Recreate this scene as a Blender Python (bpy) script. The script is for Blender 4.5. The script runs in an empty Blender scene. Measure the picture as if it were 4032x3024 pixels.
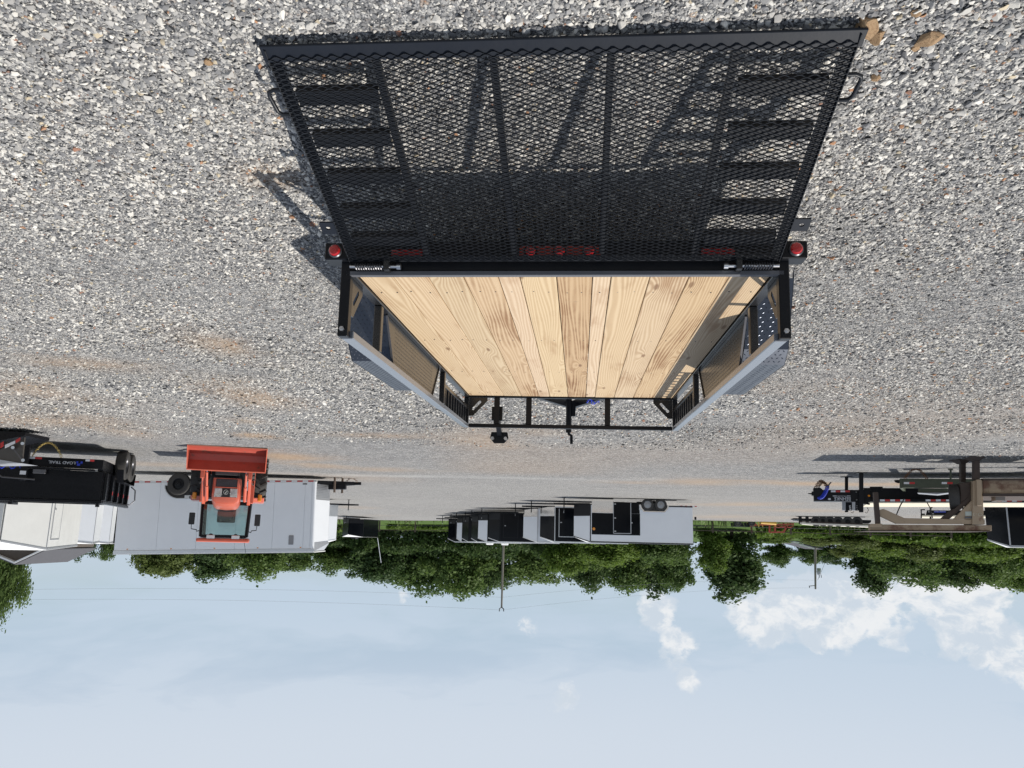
import bpy, bmesh, math, random
import numpy as np
from mathutils import Vector, Matrix, noise as mnoise

random.seed(11)
rng = np.random.default_rng(11)
S = bpy.context.scene
COL = S.collection
R = math.radians

# ------------------------------------------------------------------ camera
FPX = 3028.0                       # focal length in pixels of the 4032-wide photograph
PITCH = math.atan(608 / FPX)
ROLL = math.pi + 0.0245            # the photograph was taken (and is stored) upside down
CAMH = 1.95
CAMROT = Matrix.Rotation(math.pi / 2 - PITCH, 3, 'X') @ Matrix.Rotation(ROLL, 3, 'Z')
cam_data = bpy.data.cameras.new('camera')
cam_data.sensor_width = 36
cam_data.lens = 36 * FPX / 4032
cam_data.clip_start = 0.05
cam_data.clip_end = 4000
cam = bpy.data.objects.new('camera', cam_data)
COL.objects.link(cam)
cam.matrix_world = Matrix.Translation((0, 0, CAMH)) @ CAMROT.to_4x4()
S.camera = cam

# ------------------------------------------------------------------ sun and sky
SUNVEC = Vector((0.49, -0.055, -0.8415)).normalized()     # the way the light travels
SUN_EL = math.asin(-SUNVEC.z)
sun_data = bpy.data.lights.new('sun', 'SUN')
sun_data.energy = 5.0
sun_data.angle = R(0.53)
sun_data.color = (1.0, 0.95, 0.87)
sun = bpy.data.objects.new('sun', sun_data)
COL.objects.link(sun)
sun.rotation_euler = SUNVEC.to_track_quat('-Z', 'Y').to_euler()
sun.location = (-20, 2, 40)

world = bpy.data.worlds.new('World')
S.world = world
world.use_nodes = True


def ray(px, py):
    """direction from the camera through a pixel of the photograph"""
    return CAMROT @ Vector(((px - 2016) / FPX, -(py - 1512) / FPX, -1))


class NT:
    """shorthand for building node trees"""
    def __init__(self, tree):
        self.t = tree
        tree.nodes.clear()

    def n(self, kind, inputs=None, **props):
        nd = self.t.nodes.new(kind)
        for k, v in props.items():
            setattr(nd, k, v)
        for k, v in (inputs or {}).items():
            s = nd.inputs[k]
            if hasattr(v, 'is_output') or isinstance(v, bpy.types.NodeSocket):
                self.t.links.new(v, s)
            else:
                s.default_value = v
        return nd

    def math(self, op, a, b=None, c=None, clamp=False):
        nd = self.t.nodes.new('ShaderNodeMath')
        nd.operation = op
        nd.use_clamp = clamp
        for i, v in enumerate((a, b, c)):
            if v is None:
                continue
            if isinstance(v, bpy.types.NodeSocket):
                self.t.links.new(v, nd.inputs[i])
            else:
                nd.inputs[i].default_value = v
        return nd.outputs[0]

    def vmul(self, v, s):
        return self.n('ShaderNodeVectorMath', {0: v, 1: s}, operation='MULTIPLY').outputs[0]

    def vadd(self, v, s):
        return self.n('ShaderNodeVectorMath', {0: v, 1: s}, operation='ADD').outputs[0]

    def step(self, v, a, b):
        return self.n('ShaderNodeMapRange', {'Value': v, 'From Min': a, 'From Max': b}, interpolation_type='SMOOTHSTEP').outputs[0]

    def mix(self, f, a, b):
        nd = self.t.nodes.new('ShaderNodeMix')
        nd.data_type = 'RGBA'
        for i, v in ((0, f), (6, a), (7, b)):
            if isinstance(v, bpy.types.NodeSocket):
                self.t.links.new(v, nd.inputs[i])
            elif i == 0:
                nd.inputs[i].default_value = v
            else:
                nd.inputs[i].default_value = (*v[:3], 1)
        return nd.outputs[2]

    def noise(self, vec, scale, detail=4, rough=0.55, dist=0.0):
        return self.n('ShaderNodeTexNoise', {'Vector': vec, 'Scale': scale, 'Detail': detail, 'Roughness': rough, 'Distortion': dist})

    def ramp(self, f, stops):
        nd = self.t.nodes.new('ShaderNodeValToRGB')
        el = nd.color_ramp.elements
        while len(el) < len(stops):
            el.new(0.5)
        for e, (p, c) in zip(el, stops):
            e.position = p
            e.color = (*c[:3], 1) if len(c) > 2 else (c[0],) * 3 + (1,)
        self.t.links.new(f, nd.inputs[0])
        return nd.outputs[0]


def build_sky():
    w = NT(world.node_tree)
    SKY = 0.10
    sky = w.n('ShaderNodeTexSky', sky_type='NISHITA', sun_disc=False, sun_elevation=SUN_EL,
              sun_rotation=math.atan2(-SUNVEC.x, -SUNVEC.y), air_density=1.0, dust_density=0.7, ozone_density=1.5)
    d = w.n('ShaderNodeTexCoord').outputs['Generated']
    xyz = w.n('ShaderNodeSeparateXYZ', {0: d})
    x, y, z = xyz.outputs
    k = 1 / SKY
    base = w.vmul(sky.outputs[0], (0.92, 0.97, 1.0))
    # thin high veil, drawn out along the horizon
    vv = w.vmul(d, (1.5, 1.5, 6.5))
    warp = w.noise(w.vadd(vv, VEIL_OFF), 1.3, 4)
    vw = w.vadd(vv, w.vmul(warp.outputs['Color'], (0.8, 0.8, 1.1)))
    veil = w.noise(vw, 1.7, 8, 0.55)
    vf = w.n('ShaderNodeMapRange', {'Value': veil.outputs[0], 'From Min': 0.34, 'From Max': 0.62, 'To Min': 0.50, 'To Max': 0.92}, interpolation_type='SMOOTHSTEP').outputs[0]
    up = w.step(z, 0.06, 0.26)
    vf = w.math('MULTIPLY_ADD', up, 0.45, vf, clamp=True)
    vf = w.math('MAXIMUM', vf, w.math('MULTIPLY_ADD', w.step(z, 0.0, 0.13), -0.75, 0.97))
    vf = w.math('MINIMUM', vf, 0.96)
    # the haze thins towards the zenith
    vf = w.math('MULTIPLY', vf, w.math('MULTIPLY_ADD', w.step(z, 0.32, 0.80), -0.72, 1.0))
    veilcol = w.mix(up, (0.54 * k, 0.645 * k, 0.765 * k), (0.66 * k, 0.725 * k, 0.81 * k))
    c1 = w.mix(vf, base, veilcol)
    # heaped clouds low over the horizon, denser towards the sunny side
    cv = w.vmul(d, (1.0, 1.0, 1.35))
    cw = w.noise(w.vadd(cv, (3.1, 0.7, 1.9)), 14.0, 5)
    cvv = w.vadd(cv, w.vmul(cw.outputs['Color'], (0.05, 0.05, 0.05)))
    cn = w.noise(w.vadd(cvv, CLOUD_OFF), 9.0, 12, 0.62)
    side = w.step(w.math('MULTIPLY', x, -1), -0.16, 0.30)
    low = w.math('SUBTRACT', 1.0, w.step(z, 0.05, 0.23))
    gate = w.math('MULTIPLY', side, low)
    heaps = None
    for hx, hy, hr in HEAPS:
        v = ray(hx, hy).normalized()
        ds = w.n('ShaderNodeVectorMath', {0: d, 1: tuple(v)}, operation='DISTANCE').outputs['Value']
        g = w.math('SUBTRACT', 1.0, w.step(ds, hr * 0.15, hr))
        heaps = g if heaps is None else w.math('MAXIMUM', heaps, g)
    lo = w.math('MULTIPLY_ADD', gate, -0.10, 0.74)
    lo = w.math('MULTIPLY_ADD', heaps, -0.27, lo)
    ex = w.math('SUBTRACT', cn.outputs[0], lo)
    cf = w.n('ShaderNodeMapRange', {'Value': ex, 'From Min': 0.0, 'From Max': 0.08}, interpolation_type='SMOOTHSTEP').outputs[0]
    # the far (sun) side of a heap is white, its thick middle pale grey-blue
    cn2 = w.noise(w.vadd(w.vadd(cvv, CLOUD_OFF), (0.012, 0.0, -0.016)), 9.0, 12, 0.62)
    relief = w.step(w.math('SUBTRACT', cn.outputs[0], cn2.outputs[0]), -0.07, 0.06)
    ccol = w.mix(relief, (0.90 * k, 0.905 * k, 0.91 * k), (0.63 * k, 0.70 * k, 0.78 * k))
    c2 = w.mix(w.math('MULTIPLY', cf, 0.85), c1, ccol)
    bg = w.n('ShaderNodeBackground', {'Color': c2, 'Strength': SKY})
    w.n('ShaderNodeOutputWorld', {'Surface': bg.outputs[0]})


# where the heaped clouds stand in the sky (photo pixel, angular radius)
HEAPS = [(2080, 2480, .045), (2560, 2420, .05), (2650, 2560, .05), (2720, 2680, .035), (2260, 2720, .060), (3000, 2440, .075), (3250, 2410, .085), (3550, 2390, .10), (3800, 2440, .09), (3980, 2600, .085), (3700, 2560, .05), (1600, 2350, .03)]
VEIL_OFF = (7.7, 0.3, 2.2)
CLOUD_OFF = (4.4, 3.3, 1.2)
build_sky()
S.view_settings.view_transform = 'Standard'
S.view_settings.look = 'None'
S.view_settings.exposure = 0.0
S.view_settings.gamma = 1.0
S.view_settings.use_curve_mapping = False
S.render.resolution_x = 1024
S.render.resolution_y = 768
S.render.engine = 'CYCLES'
S.cycles.max_bounces = 5
S.cycles.diffuse_bounces = 3
S.cycles.glossy_bounces = 3
S.cycles.transparent_max_bounces = 8


# ------------------------------------------------------------------ terrain and photo geometry
def softplus(v, a, k):
    return np.logaddexp(0, (v - a) / k) * k


def smooth(v, a, b):
    t = np.clip((v - a) / (b - a), 0, 1)
    return t * t * (3 - 2 * t)


def G(x, y):
    """height of the lot: falls gently away from the camera, rises again far off"""
    y = np.asarray(y, dtype=float)
    z = .256 - .032 * y + .0205 * softplus(y, 10, 1.5) + .0115 * softplus(y, 48, 4)
    return z + 0.75 * smooth(y, 42, 88) * smooth(np.asarray(x, dtype=float), -12, 14)


def at(px, py, Y):
    """the point of the place seen at a pixel of the photograph, Y metres in front of the camera"""
    d = ray(px, py)
    return Vector((0, 0, CAMH)) + d * (Y / d.y)


def gnd(px, py):
    """the point of the ground seen at a pixel"""
    d = ray(px, py)
    lo, hi = 0.5, 260.0
    ts = np.linspace(lo, hi, 4000)
    zz = CAMH + ts * d.z
    ok = zz < G(ts * d.x, ts * d.y)
    i = int(np.argmax(ok)) if ok.any() else len(ts) - 1
    t = ts[i]
    return Vector((t * d.x, t * d.y, float(G(t * d.x, t * d.y))))


# ------------------------------------------------------------------ materials
MATS = {}


def pmat(name, col, rough=0.5, metal=0.0, var=0.12, scale=6.0, bump=0.0, bscale=60.0, spec=0.5, coat=0.0, second=None, thr=(0.5, 0.6), dust=0.0, alpha=None):
    """procedural painted or bare surface: base colour with soft variation, optional second colour in patches, fine relief"""
    if name in MATS:
        return MATS[name]
    m = bpy.data.materials.new(name)
    m.use_nodes = True
    t = NT(m.node_tree)
    tc = t.n('ShaderNodeTexCoord').outputs['Object']
    ns = t.noise(tc, scale, 5, 0.6)
    lo = [c * (1 - var) for c in col]
    hi = [min(1, c * (1 + var)) for c in col]
    c = t.mix(ns.outputs[0], lo, hi)
    if second:
        n2 = t.noise(t.vadd(tc, (5.3, 1.1, 7.7)), scale * 0.8, 8, 0.65)
        c = t.mix(t.step(n2.outputs[0], *thr), c, second)
    if dust:
        n3 = t.noise(t.vadd(tc, (1.3, 9.1, 3.7)), scale * 2.5, 6, 0.7)
        c = t.mix(t.math('MULTIPLY', n3.outputs[0], dust), c, (0.32, 0.29, 0.25))
    ro = t.math('MULTIPLY_ADD', ns.outputs[0], 0.16, rough - 0.08, clamp=True)
    ins = {'Base Color': c, 'Roughness': ro, 'Metallic': metal, 'Specular IOR Level': spec, 'Coat Weight': coat, 'Coat Roughness': 0.12}
    if bump:
        nb = t.noise(tc, bscale, 3, 0.6)
        ins['Normal'] = t.n('ShaderNodeBump', {'Height': nb.outputs[0], 'Strength': bump, 'Distance': 0.01}).outputs[0]
    b = t.n('ShaderNodeBsdfPrincipled', ins)
    t.n('ShaderNodeOutputMaterial', {'Surface': b.outputs[0]})
    MATS[name] = m
    return m


BLACK = pmat('black_powder_coat', (0.006, 0.007, 0.0095), 0.34, var=0.25, bump=0.03, bscale=180, dust=0.010, spec=0.22)
GATEBLK = pmat('gate_black_paint', (0.007, 0.009, 0.013), 0.40, var=0.25, bump=0.04, bscale=220, dust=0.02, spec=0.3)
BLACKGLOSS = pmat('gloss_black_panel', (0.004, 0.005, 0.007), 0.12, var=0.2, scale=2, bump=0.01, bscale=3, spec=0.16)
RAILMETAL = pmat('satin_black_rail', (0.010, 0.0105, 0.012), 0.25, var=0.2, dust=0.02, spec=0.6)
RUBBER = pmat('tyre_rubber', (0.015, 0.015, 0.016), 0.75, var=0.3, bump=0.2, bscale=90, dust=0.16)
STEEL = pmat('zinc_steel', (0.55, 0.55, 0.56), 0.3, 1.0, var=0.2)
DARKSTEEL = pmat('dark_steel', (0.12, 0.12, 0.13), 0.4, 0.8, var=0.3)
CHROME = pmat('polished_aluminium', (0.82, 0.82, 0.82), 0.09, 1.0, var=0.05, scale=3, bump=0.02, bscale=4)
ALU = pmat('mill_aluminium', (0.62, 0.63, 0.64), 0.36, 0.85, var=0.1)
WHITE = pmat('white_aluminium_skin', (0.82, 0.84, 0.87), 0.33, var=0.05, scale=1.2, dust=0.05, bump=0.012, bscale=2.0)
WHITEOLD = pmat('weathered_white_skin', (0.70, 0.70, 0.675), 0.5, var=0.09, scale=1.6, dust=0.10)
ROOFW = pmat('white_roof_skin', (0.80, 0.80, 0.79), 0.45, var=0.05, dust=0.05)
GREYTRIM = pmat('grey_trim', (0.42, 0.43, 0.45), 0.4, 0.4, var=0.1)
ORANGE = pmat('orange_paint', (0.60, 0.105, 0.050), 0.30, var=0.16, coat=0.25, dust=0.20)
BUCKETIN = pmat('worn_shaded_bucket', (0.36, 0.046, 0.026), 0.5, var=0.25, scale=5, second=(0.16, 0.05, 0.03), thr=(0.60, 0.70), dust=0.12)  # orange deepened for the bucket's shaded inside, with worn patches
TAN = pmat('tan_military_paint', (0.36, 0.27, 0.18), 0.65, var=0.14, scale=3, second=(0.17, 0.085, 0.05), thr=(0.62, 0.72), bump=0.1, dust=0.15)
RUSTY = pmat('rusty_tan_steel', (0.33, 0.25, 0.17), 0.7, var=0.2, scale=3.5, second=(0.13, 0.062, 0.038), thr=(0.42, 0.64), bump=0.2)
RUSTDK = pmat('dark_rust', (0.055, 0.038, 0.030), 0.75, var=0.35, scale=6, bump=0.2)
OLIVE = pmat('olive_drab_paint', (0.052, 0.066, 0.040), 0.55, var=0.15, dust=0.1)
REDTAPE = pmat('red_reflector', (0.50, 0.03, 0.03), 0.35, var=0.1)
WHTAPE = pmat('white_reflector', (0.72, 0.72, 0.74), 0.35, var=0.08)
REDLENS = pmat('red_lens', (0.42, 0.012, 0.014), 0.12, var=0.1, coat=0.6)
AMBER = pmat('amber_lens', (0.75, 0.27, 0.02), 0.15, coat=0.5)
CLEARL = pmat('clear_lamp', (0.62, 0.60, 0.58), 0.12, 0.5, var=0.3, scale=30)
LETTER = pmat('white_lettering', (0.62, 0.64, 0.68), 0.4)
BLUE = pmat('blue_plastic', (0.02, 0.05, 0.50), 0.35)
GOLDCH = pmat('gold_chain', (0.55, 0.43, 0.16), 0.35, 0.8)
RUSTCH = pmat('rusty_chain', (0.20, 0.10, 0.05), 0.6, 0.4)
REDMACH = pmat('faded_red_machine', (0.42, 0.06, 0.035), 0.55, var=0.2, dust=0.15)
YELLOW = pmat('faded_yellow_paint', (0.60, 0.36, 0.05), 0.5, var=0.2, dust=0.1)
WIREM = pmat('grey_wire', (.30, .31, .33), .5)
POLEW = pmat('weathered_pole_wood', (0.24, 0.21, 0.185), 0.8, var=0.25, scale=4)
SHINGLE = pmat('dark_roof', (0.07, 0.07, 0.078), 0.8, var=0.3)
SIDING = pmat('white_siding', (0.66, 0.68, 0.71), 0.6)
FENCEW = pmat('dark_fence_timber', (0.085, 0.065, 0.05), 0.8, var=0.3)


def glass_mat():
    m = bpy.data.materials.new('tinted_cab_glass')
    m.use_nodes = True
    t = NT(m.node_tree)
    gl = t.n('ShaderNodeBsdfGlossy', {'Color': (0.85, 0.95, 0.95, 1), 'Roughness': 0.03})
    tr = t.n('ShaderNodeBsdfTransparent', {'Color': (0.84, 0.93, 0.93, 1)})
    fr = t.n('ShaderNodeFresnel', {'IOR': 1.5})
    f = t.math('MULTIPLY_ADD', fr.outputs[0], 0.9, 0.06, clamp=True)
    mx = t.n('ShaderNodeMixShader', {0: f, 1: tr.outputs[0], 2: gl.outputs[0]})
    t.n('ShaderNodeOutputMaterial', {'Surface': mx.outputs[0]})
    return m


GLASS = glass_mat()


def wood_mat():
    m = bpy.data.materials.new('pine_plank')
    m.use_nodes = True
    t = NT(m.node_tree)
    tc = t.n('ShaderNodeTexCoord').outputs['Object']
    oi = t.n('ShaderNodeObjectInfo')
    off = t.n('ShaderNodeCombineXYZ', {0: t.math('MULTIPLY', oi.outputs['Random'], 37.0), 1: t.math('MULTIPLY', oi.outputs['Random'], 91.0), 2: t.math('MULTIPLY', oi.outputs['Random'], 13.0)}).outputs[0]
    p = t.vadd(tc, off)
    # knots: a few per board, grain bends round them
    kv = t.vmul(p, (3.2, 0.75, 1.0))
    vor = t.n('ShaderNodeTexVoronoi', {'Vector': kv, 'Scale': 1.0, 'Randomness': 1.0}, voronoi_dimensions='2D')
    dist = vor.outputs['Distance']
    near = t.math('SUBTRACT', 1.0, t.step(dist, 0.02, 0.24))
    lv = t.vmul(p, (5.5, 0.30, 1.0))
    field = t.noise(lv, 1.0, 2, 0.45, 0.2)
    f2 = t.math('MULTIPLY_ADD', near, 0.20, field.outputs[0])
    xs = t.n('ShaderNodeSeparateXYZ', {0: p})
    grow = t.math('MULTIPLY_ADD', xs.outputs[0], 9.0, t.math('MULTIPLY', f2, 2.1))
    rings = t.math('SINE', t.math('MULTIPLY', grow, 36.0))
    ring = t.n('ShaderNodeMapRange', {'Value': rings, 'From Min': -1.0, 'From Max': 1.0}, interpolation_type='SMOOTHSTEP').outputs[0]
    streak = t.noise(t.vmul(p, (120.0, 3.0, 1.0)), 1.0, 4, 0.6)
    blot = t.noise(t.vmul(p, (5.0, 1.1, 1.0)), 1.0, 5, 0.6)
    base = t.mix(t.math('MULTIPLY', ring, 0.62), (0.535, 0.43, 0.295), (0.355, 0.245, 0.140))
    base = t.mix(t.math('MULTIPLY', streak.outputs[0], 0.45), base, (0.45, 0.335, 0.215))
    base = t.mix(t.math('MULTIPLY', t.step(blot.outputs[0], 0.52, 0.72), 0.6), base, (0.27, 0.155, 0.075))
    knot = t.math('SUBTRACT', 1.0, t.step(dist, 0.022, 0.060))
    base = t.mix(t.math('MULTIPLY', knot, 0.75), base, (0.145, 0.075, 0.035))
    base = t.mix(t.math('MULTIPLY', t.math('MULTIPLY', t.step(blot.outputs[0], 0.40, 0.62), ring), t.math('MULTIPLY', oi.outputs['Alpha'], 0.85)), base, (0.20, 0.105, 0.045))
    base = t.n('ShaderNodeMix', {0: 1.0, 6: base, 7: oi.outputs['Color']}, data_type='RGBA', blend_type='MULTIPLY').outputs[2]
    # mud scuffs and mill marks
    sc = t.noise(t.vmul(p, (9.0, 14.0, 1.0)), 1.0, 7, 0.7)
    base = t.mix(t.math('MULTIPLY', t.step(sc.outputs[0], 0.64, 0.78), 0.5), base, (0.20, 0.14, 0.09))
    bm_ = t.n('ShaderNodeBump', {'Height': t.math('ADD', streak.outputs[0], t.math('MULTIPLY', ring, 0.3)), 'Strength': 0.15, 'Distance': 0.003})
    b = t.n('ShaderNodeBsdfPrincipled', {'Base Color': base, 'Roughness': 0.62, 'Specular IOR Level': 0.35, 'Normal': bm_.outputs[0]})
    t.n('ShaderNodeOutputMaterial', {'Surface': b.outputs[0]})
    return m


WOOD = wood_mat()


# ------------------------------------------------------------------ mesh building
class MB:
    def __init__(self, off=(0, 0, 0)):
        self.v, self.f, self.off = [], [], Vector(off)

    def add(self, verts, faces):
        b = len(self.v)
        self.v += [Vector(p) - self.off for p in verts]
        self.f += [tuple(i + b for i in fc) for fc in faces]
        return self

    def prism(self, pts, vec):
        """closed polygon pts extruded by vec"""
        n = len(pts)
        pts = [Vector(p) for p in pts]
        vec = Vector(vec)
        nrm = Vector((0, 0, 0))
        for i in range(n):
            a, b = pts[i], pts[(i + 1) % n]
            nrm += (a - pts[0]).cross(b - pts[0])
        if nrm.dot(vec) > 0:
            pts = pts[::-1]
        vs = pts + [p + vec for p in pts]
        fs = [tuple(range(n)), tuple(range(2 * n - 1, n - 1, -1))]
        fs += [(i, i + n, (i + 1) % n + n, (i + 1) % n) for i in range(n)]
        return self.add(vs, fs)

    def bb(self, x0, x1, y0, y1, z0, z1):
        return self.prism([(x0, y0, z0), (x1, y0, z0), (x1, y1, z0), (x0, y1, z0)], (0, 0, z1 - z0))

    def beam(self, p, q, w, h, up=(0, 0, 1)):
        p, q = Vector(p), Vector(q)
        d = (q - p).normalized()
        s = d.cross(Vector(up))
        if s.length < 1e-4:
            s = d.cross(Vector((1, 0, 0)))
        s.normalize()
        u = s.cross(d)
        a, b = s * (w / 2), u * (h / 2)
        return self.prism([p - a - b, p + a - b, p + a + b, p - a + b], q - p)

    def lathe(self, c, axis, prof, n=20, caps=True):
        c, ax = Vector(c), Vector(axis).normalized()
        s = ax.cross(Vector((0, 0, 1)))
        if s.length < 1e-3:
            s = ax.cross(Vector((1, 0, 0)))
        s.normalize()
        u = ax.cross(s)
        vs, fs = [], []
        for r, h in prof:
            for k in range(n):
                a = 2 * math.pi * k / n
                vs.append(c + ax * h + (s * math.cos(a) + u * math.sin(a)) * r)
        m = len(prof)
        for i in range(m - 1):
            for k in range(n):
                k2 = (k + 1) % n
                fs.append((i * n + k, i * n + k2, (i + 1) * n + k2, (i + 1) * n + k))
        if caps:
            fs.append(tuple(range(n - 1, -1, -1)))
            fs.append(tuple(range((m - 1) * n, m * n)))
        return self.add(vs, fs)

    def cyl(self, p, q, r, n=12, r2=None):
        p, q = Vector(p), Vector(q)
        L = (q - p).length
        return self.lathe(p, q - p, [(r, 0), (r if r2 is None else r2, L)], n)

    def tube(self, pts, r, n=6, close=False):
        pts = [Vector(p) for p in pts]
        m = len(pts)
        vs, fs = [], []
        ref = Vector((0.13, 0.27, 0.95))
        for i, p in enumerate(pts):
            a = pts[(i - 1) % m] if (close or i) else p
            b = pts[(i + 1) % m] if (close or i < m - 1) else p
            d = (b - a).normalized()
            s = d.cross(ref)
            if s.length < 1e-3:
                s = d.cross(Vector((1, 0, 0)))
            s.normalize()
            u = s.cross(d)
            for k in range(n):
                t = 2 * math.pi * k / n
                vs.append(p + (s * math.cos(t) + u * math.sin(t)) * r)
        rng_ = m if close else m - 1
        for i in range(rng_):
            j = (i + 1) % m
            for k in range(n):
                k2 = (k + 1) % n
                fs.append((i * n + k, j * n + k, j * n + k2, i * n + k2))
        if not close:
            fs.append(tuple(range(n)))
            fs.append(tuple(range(m * n - 1, (m - 1) * n - 1, -1)))
        return self.add(vs, fs)

    def links(self, pts, size, r):
        """chain links strung along a path"""
        pts = [Vector(p) for p in pts]
        for i in range(len(pts) - 1):
            a, b = pts[i], pts[i + 1]
            d = (b - a).normalized()
            s = d.cross(Vector((0, 0, 1)))
            if s.length < 1e-3:
                s = Vector((1, 0, 0))
            s.normalize()
            u = s.cross(d)
            side = s if i % 2 else u
            c = (a + b) / 2
            h = (b - a).length * 0.68
            ring = [c + d * (h * math.cos(t)) + side * (size * math.sin(t)) for t in [2 * math.pi * k / 8 for k in range(8)]]
            self.tube(ring, r, 4, close=True)
        return self

    def build(self, name, mat, parent=None, bevel=0.0, smooth=None, kind=None, label=None, seg=1):
        me = bpy.data.meshes.new(name)
        me.from_pydata([tuple(p) for p in self.v], [], self.f)
        me.update()
        me.materials.append(mat)
        if smooth:
            me.shade_smooth()
            me.set_sharp_from_angle(angle=R(smooth))
        o = bpy.data.objects.new(name, me)
        COL.objects.link(o)
        if parent is not None:
            o.parent = parent
        if bevel:
            bv = o.modifiers.new('edge', 'BEVEL')
            bv.width = bevel
            bv.segments = seg
            bv.limit_method = 'ANGLE'
            bv.angle_limit = R(40)
            bv.harden_normals = False
        if kind:
            o['kind'] = kind
        if label:
            o['label'] = label
        return o


def tag(o, label=None, cat=None, group=None, kind=None):
    if label:
        o['label'] = label
    if cat:
        o['category'] = cat
    if group:
        o['group'] = group
    if kind:
        o['kind'] = kind
    return o


def thing(name, label, cat, loc=(0, 0, 0), rot=(0, 0, 0), group=None):
    o = bpy.data.objects.new(name, None)
    o.empty_display_size = 0.3
    COL.objects.link(o)
    o.location = loc
    o.rotation_euler = rot
    return tag(o, label, cat, group)


def copy_tree(o, parent=None):
    c = o.copy()
    COL.objects.link(c)
    c.parent = parent
    for ch in o.children:
        copy_tree(ch, c)
    return c


def lettering(text, size, mat, parent, loc, rot, name='lettering', width=None, depth=0.002):
    """flat raised letters, as mesh"""
    cu = bpy.data.curves.new(name, 'FONT')
    cu.body = text
    cu.size = size
    cu.extrude = depth
    cu.resolution_u = 3
    ob = bpy.data.objects.new(name, cu)
    dg = bpy.context.evaluated_depsgraph_get()
    me = bpy.data.meshes.new_from_object(ob)
    xs = [v.co.x for v in me.vertices]
    x0, x1 = min(xs), max(xs)
    k = (width / (x1 - x0)) if width else 1.0
    for v in me.vertices:
        v.co.x = (v.co.x - x0) * k
    me.materials.clear()
    me.materials.append(mat)
    bpy.data.objects.remove(ob)
    bpy.data.curves.remove(cu)
    o = bpy.data.objects.new(name, me)
    COL.objects.link(o)
    o.parent = parent
    o.location = loc
    o.rotation_euler = rot
    return o


def wheel(parent, c, axis, rad, wid, rimr=None, rimmat=None, lugs=0, name='wheel'):
    """tyre with a rim as its sub-part; axis points outwards"""
    ax = Vector(axis).normalized()
    c = Vector(c)
    rr = rimr or rad * 0.58
    h = wid / 2
    m = MB()
    m.lathe(c, ax, [(rr, -h * .9), (rad * .86, -h), (rad * .965, -h * .86), (rad, -h * .6), (rad, h * .6), (rad * .965, h * .86), (rad * .86, h), (rr, h * .9), (rr * .97, h * .7), (rr * .97, -h * .7)], 28, caps=False)
    w = m.build(name, RUBBER, parent, smooth=40)
    if lugs:
        lm = MB()
        s = ax.cross(Vector((0, 0, 1))).normalized()
        u = ax.cross(s)
        for k in range(lugs):
            for sd in (-1, 1):
                a = 2 * math.pi * (k + (0.5 if sd > 0 else 0)) / lugs
                a2 = a + 0.16
                d1 = s * math.cos(a) + u * math.sin(a)
                d2 = s * math.cos(a2) + u * math.sin(a2)
                lm.beam(c + d1 * rad * 1.0 + ax * (sd * h * .98), c + d2 * rad * 1.005 + ax * (sd * 0.01), rad * .09, rad * .11, up=d1)
        lm.build('tread_lugs', RUBBER, w)
    rm = MB()
    rm.lathe(c, ax, [(rr, -h * .6), (rr, h * .75), (rr * .9, h * .72), (rr * .82, h * .35), (rr * .4, h * .45), (rr * .34, h * .62), (rr * .2, h * .66)], 24)
    ro = rm.build('rim', rimmat or DARKSTEEL, w, smooth=40)
    return w
# ================================================================== GROUND
def vnoise(x, y, s, seed=0):
    """cheap value noise on arrays"""
    r = np.random.default_rng(seed).random((64, 64))
    u, v = x * s, y * s
    iu, iv = np.floor(u).astype(int), np.floor(v).astype(int)
    fu, fv = u - iu, v - iv
    fu, fv = fu * fu * (3 - 2 * fu), fv * fv * (3 - 2 * fv)
    g = lambda a, b: r[a % 64, b % 64]
    return (g(iu, iv) * (1 - fu) * (1 - fv) + g(iu + 1, iv) * fu * (1 - fv) + g(iu, iv + 1) * (1 - fu) * fv + g(iu + 1, iv + 1) * fu * fv)


# clay showing through the gravel (photo pixel, half width px, half height px, strength)
CLAY = [(860, 1355, 110, 45, .8), (330, 1430, 200, 25, .55), (120, 1530, 160, 40, .55), (1000, 1560, 130, 45, .7), (1010, 1716, 60, 10, 1.0),
        (960, 1655, 60, 12, .5), (1130, 1802, 130, 14, .9), (1260, 1835, 100, 10, .7), (1060, 690, 90, 40, .75), (1900, 1730, 150, 35, .5),
        (1480, 1715, 200, 10, .45), (2750, 1898, 190, 12, .7), (3250, 1905, 420, 9, .9), (3560, 1905, 120, 9, .9), (2950, 1985, 170, 8, .8), (3150, 2010, 250, 7, .6),
        (250, 1660, 260, 26, .5), (480, 1700, 90, 22, .5), (1500, 1850, 140, 8, .5), (2120, 1700, 120, 20, .35), (3360, 1745, 120, 25, .3), (2900, 1520, 500, 30, .15),
        (2500, 1900, 150, 7, .45), (2850, 2035, 160, 7, .6), (620, 1830, 160, 9, .4)]
CL = []
for px_, py_, hw, hh, st in CLAY:
    c0 = gnd(px_, py_)
    a0 = gnd(px_ + hw, py_)
    b0 = gnd(px_, py_ + hh)
    CL.append((c0.x, c0.y, max(0.15, abs(a0.x - c0.x)), max(0.15, abs(b0.y - c0.y)), st))


def clay_at(x, y):
    w = 1 + 0.9 * (vnoise(x, y, 1.1, 3) - .5) + 0.8 * (vnoise(x, y, 4.0, 4) - .5)
    d = np.zeros_like(x, dtype=float)
    for cx, cy, rx, ry, st in CL:
        q = ((x - cx) / rx) ** 2 + ((y - cy) / ry) ** 2
        d = np.maximum(d, st * np.exp(-q * w))
    d += 0.28 * smooth(vnoise(x, y, .16, 8), .62, .9) * smooth(y, 6, 14)
    return np.clip(d, 0, 1)


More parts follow.
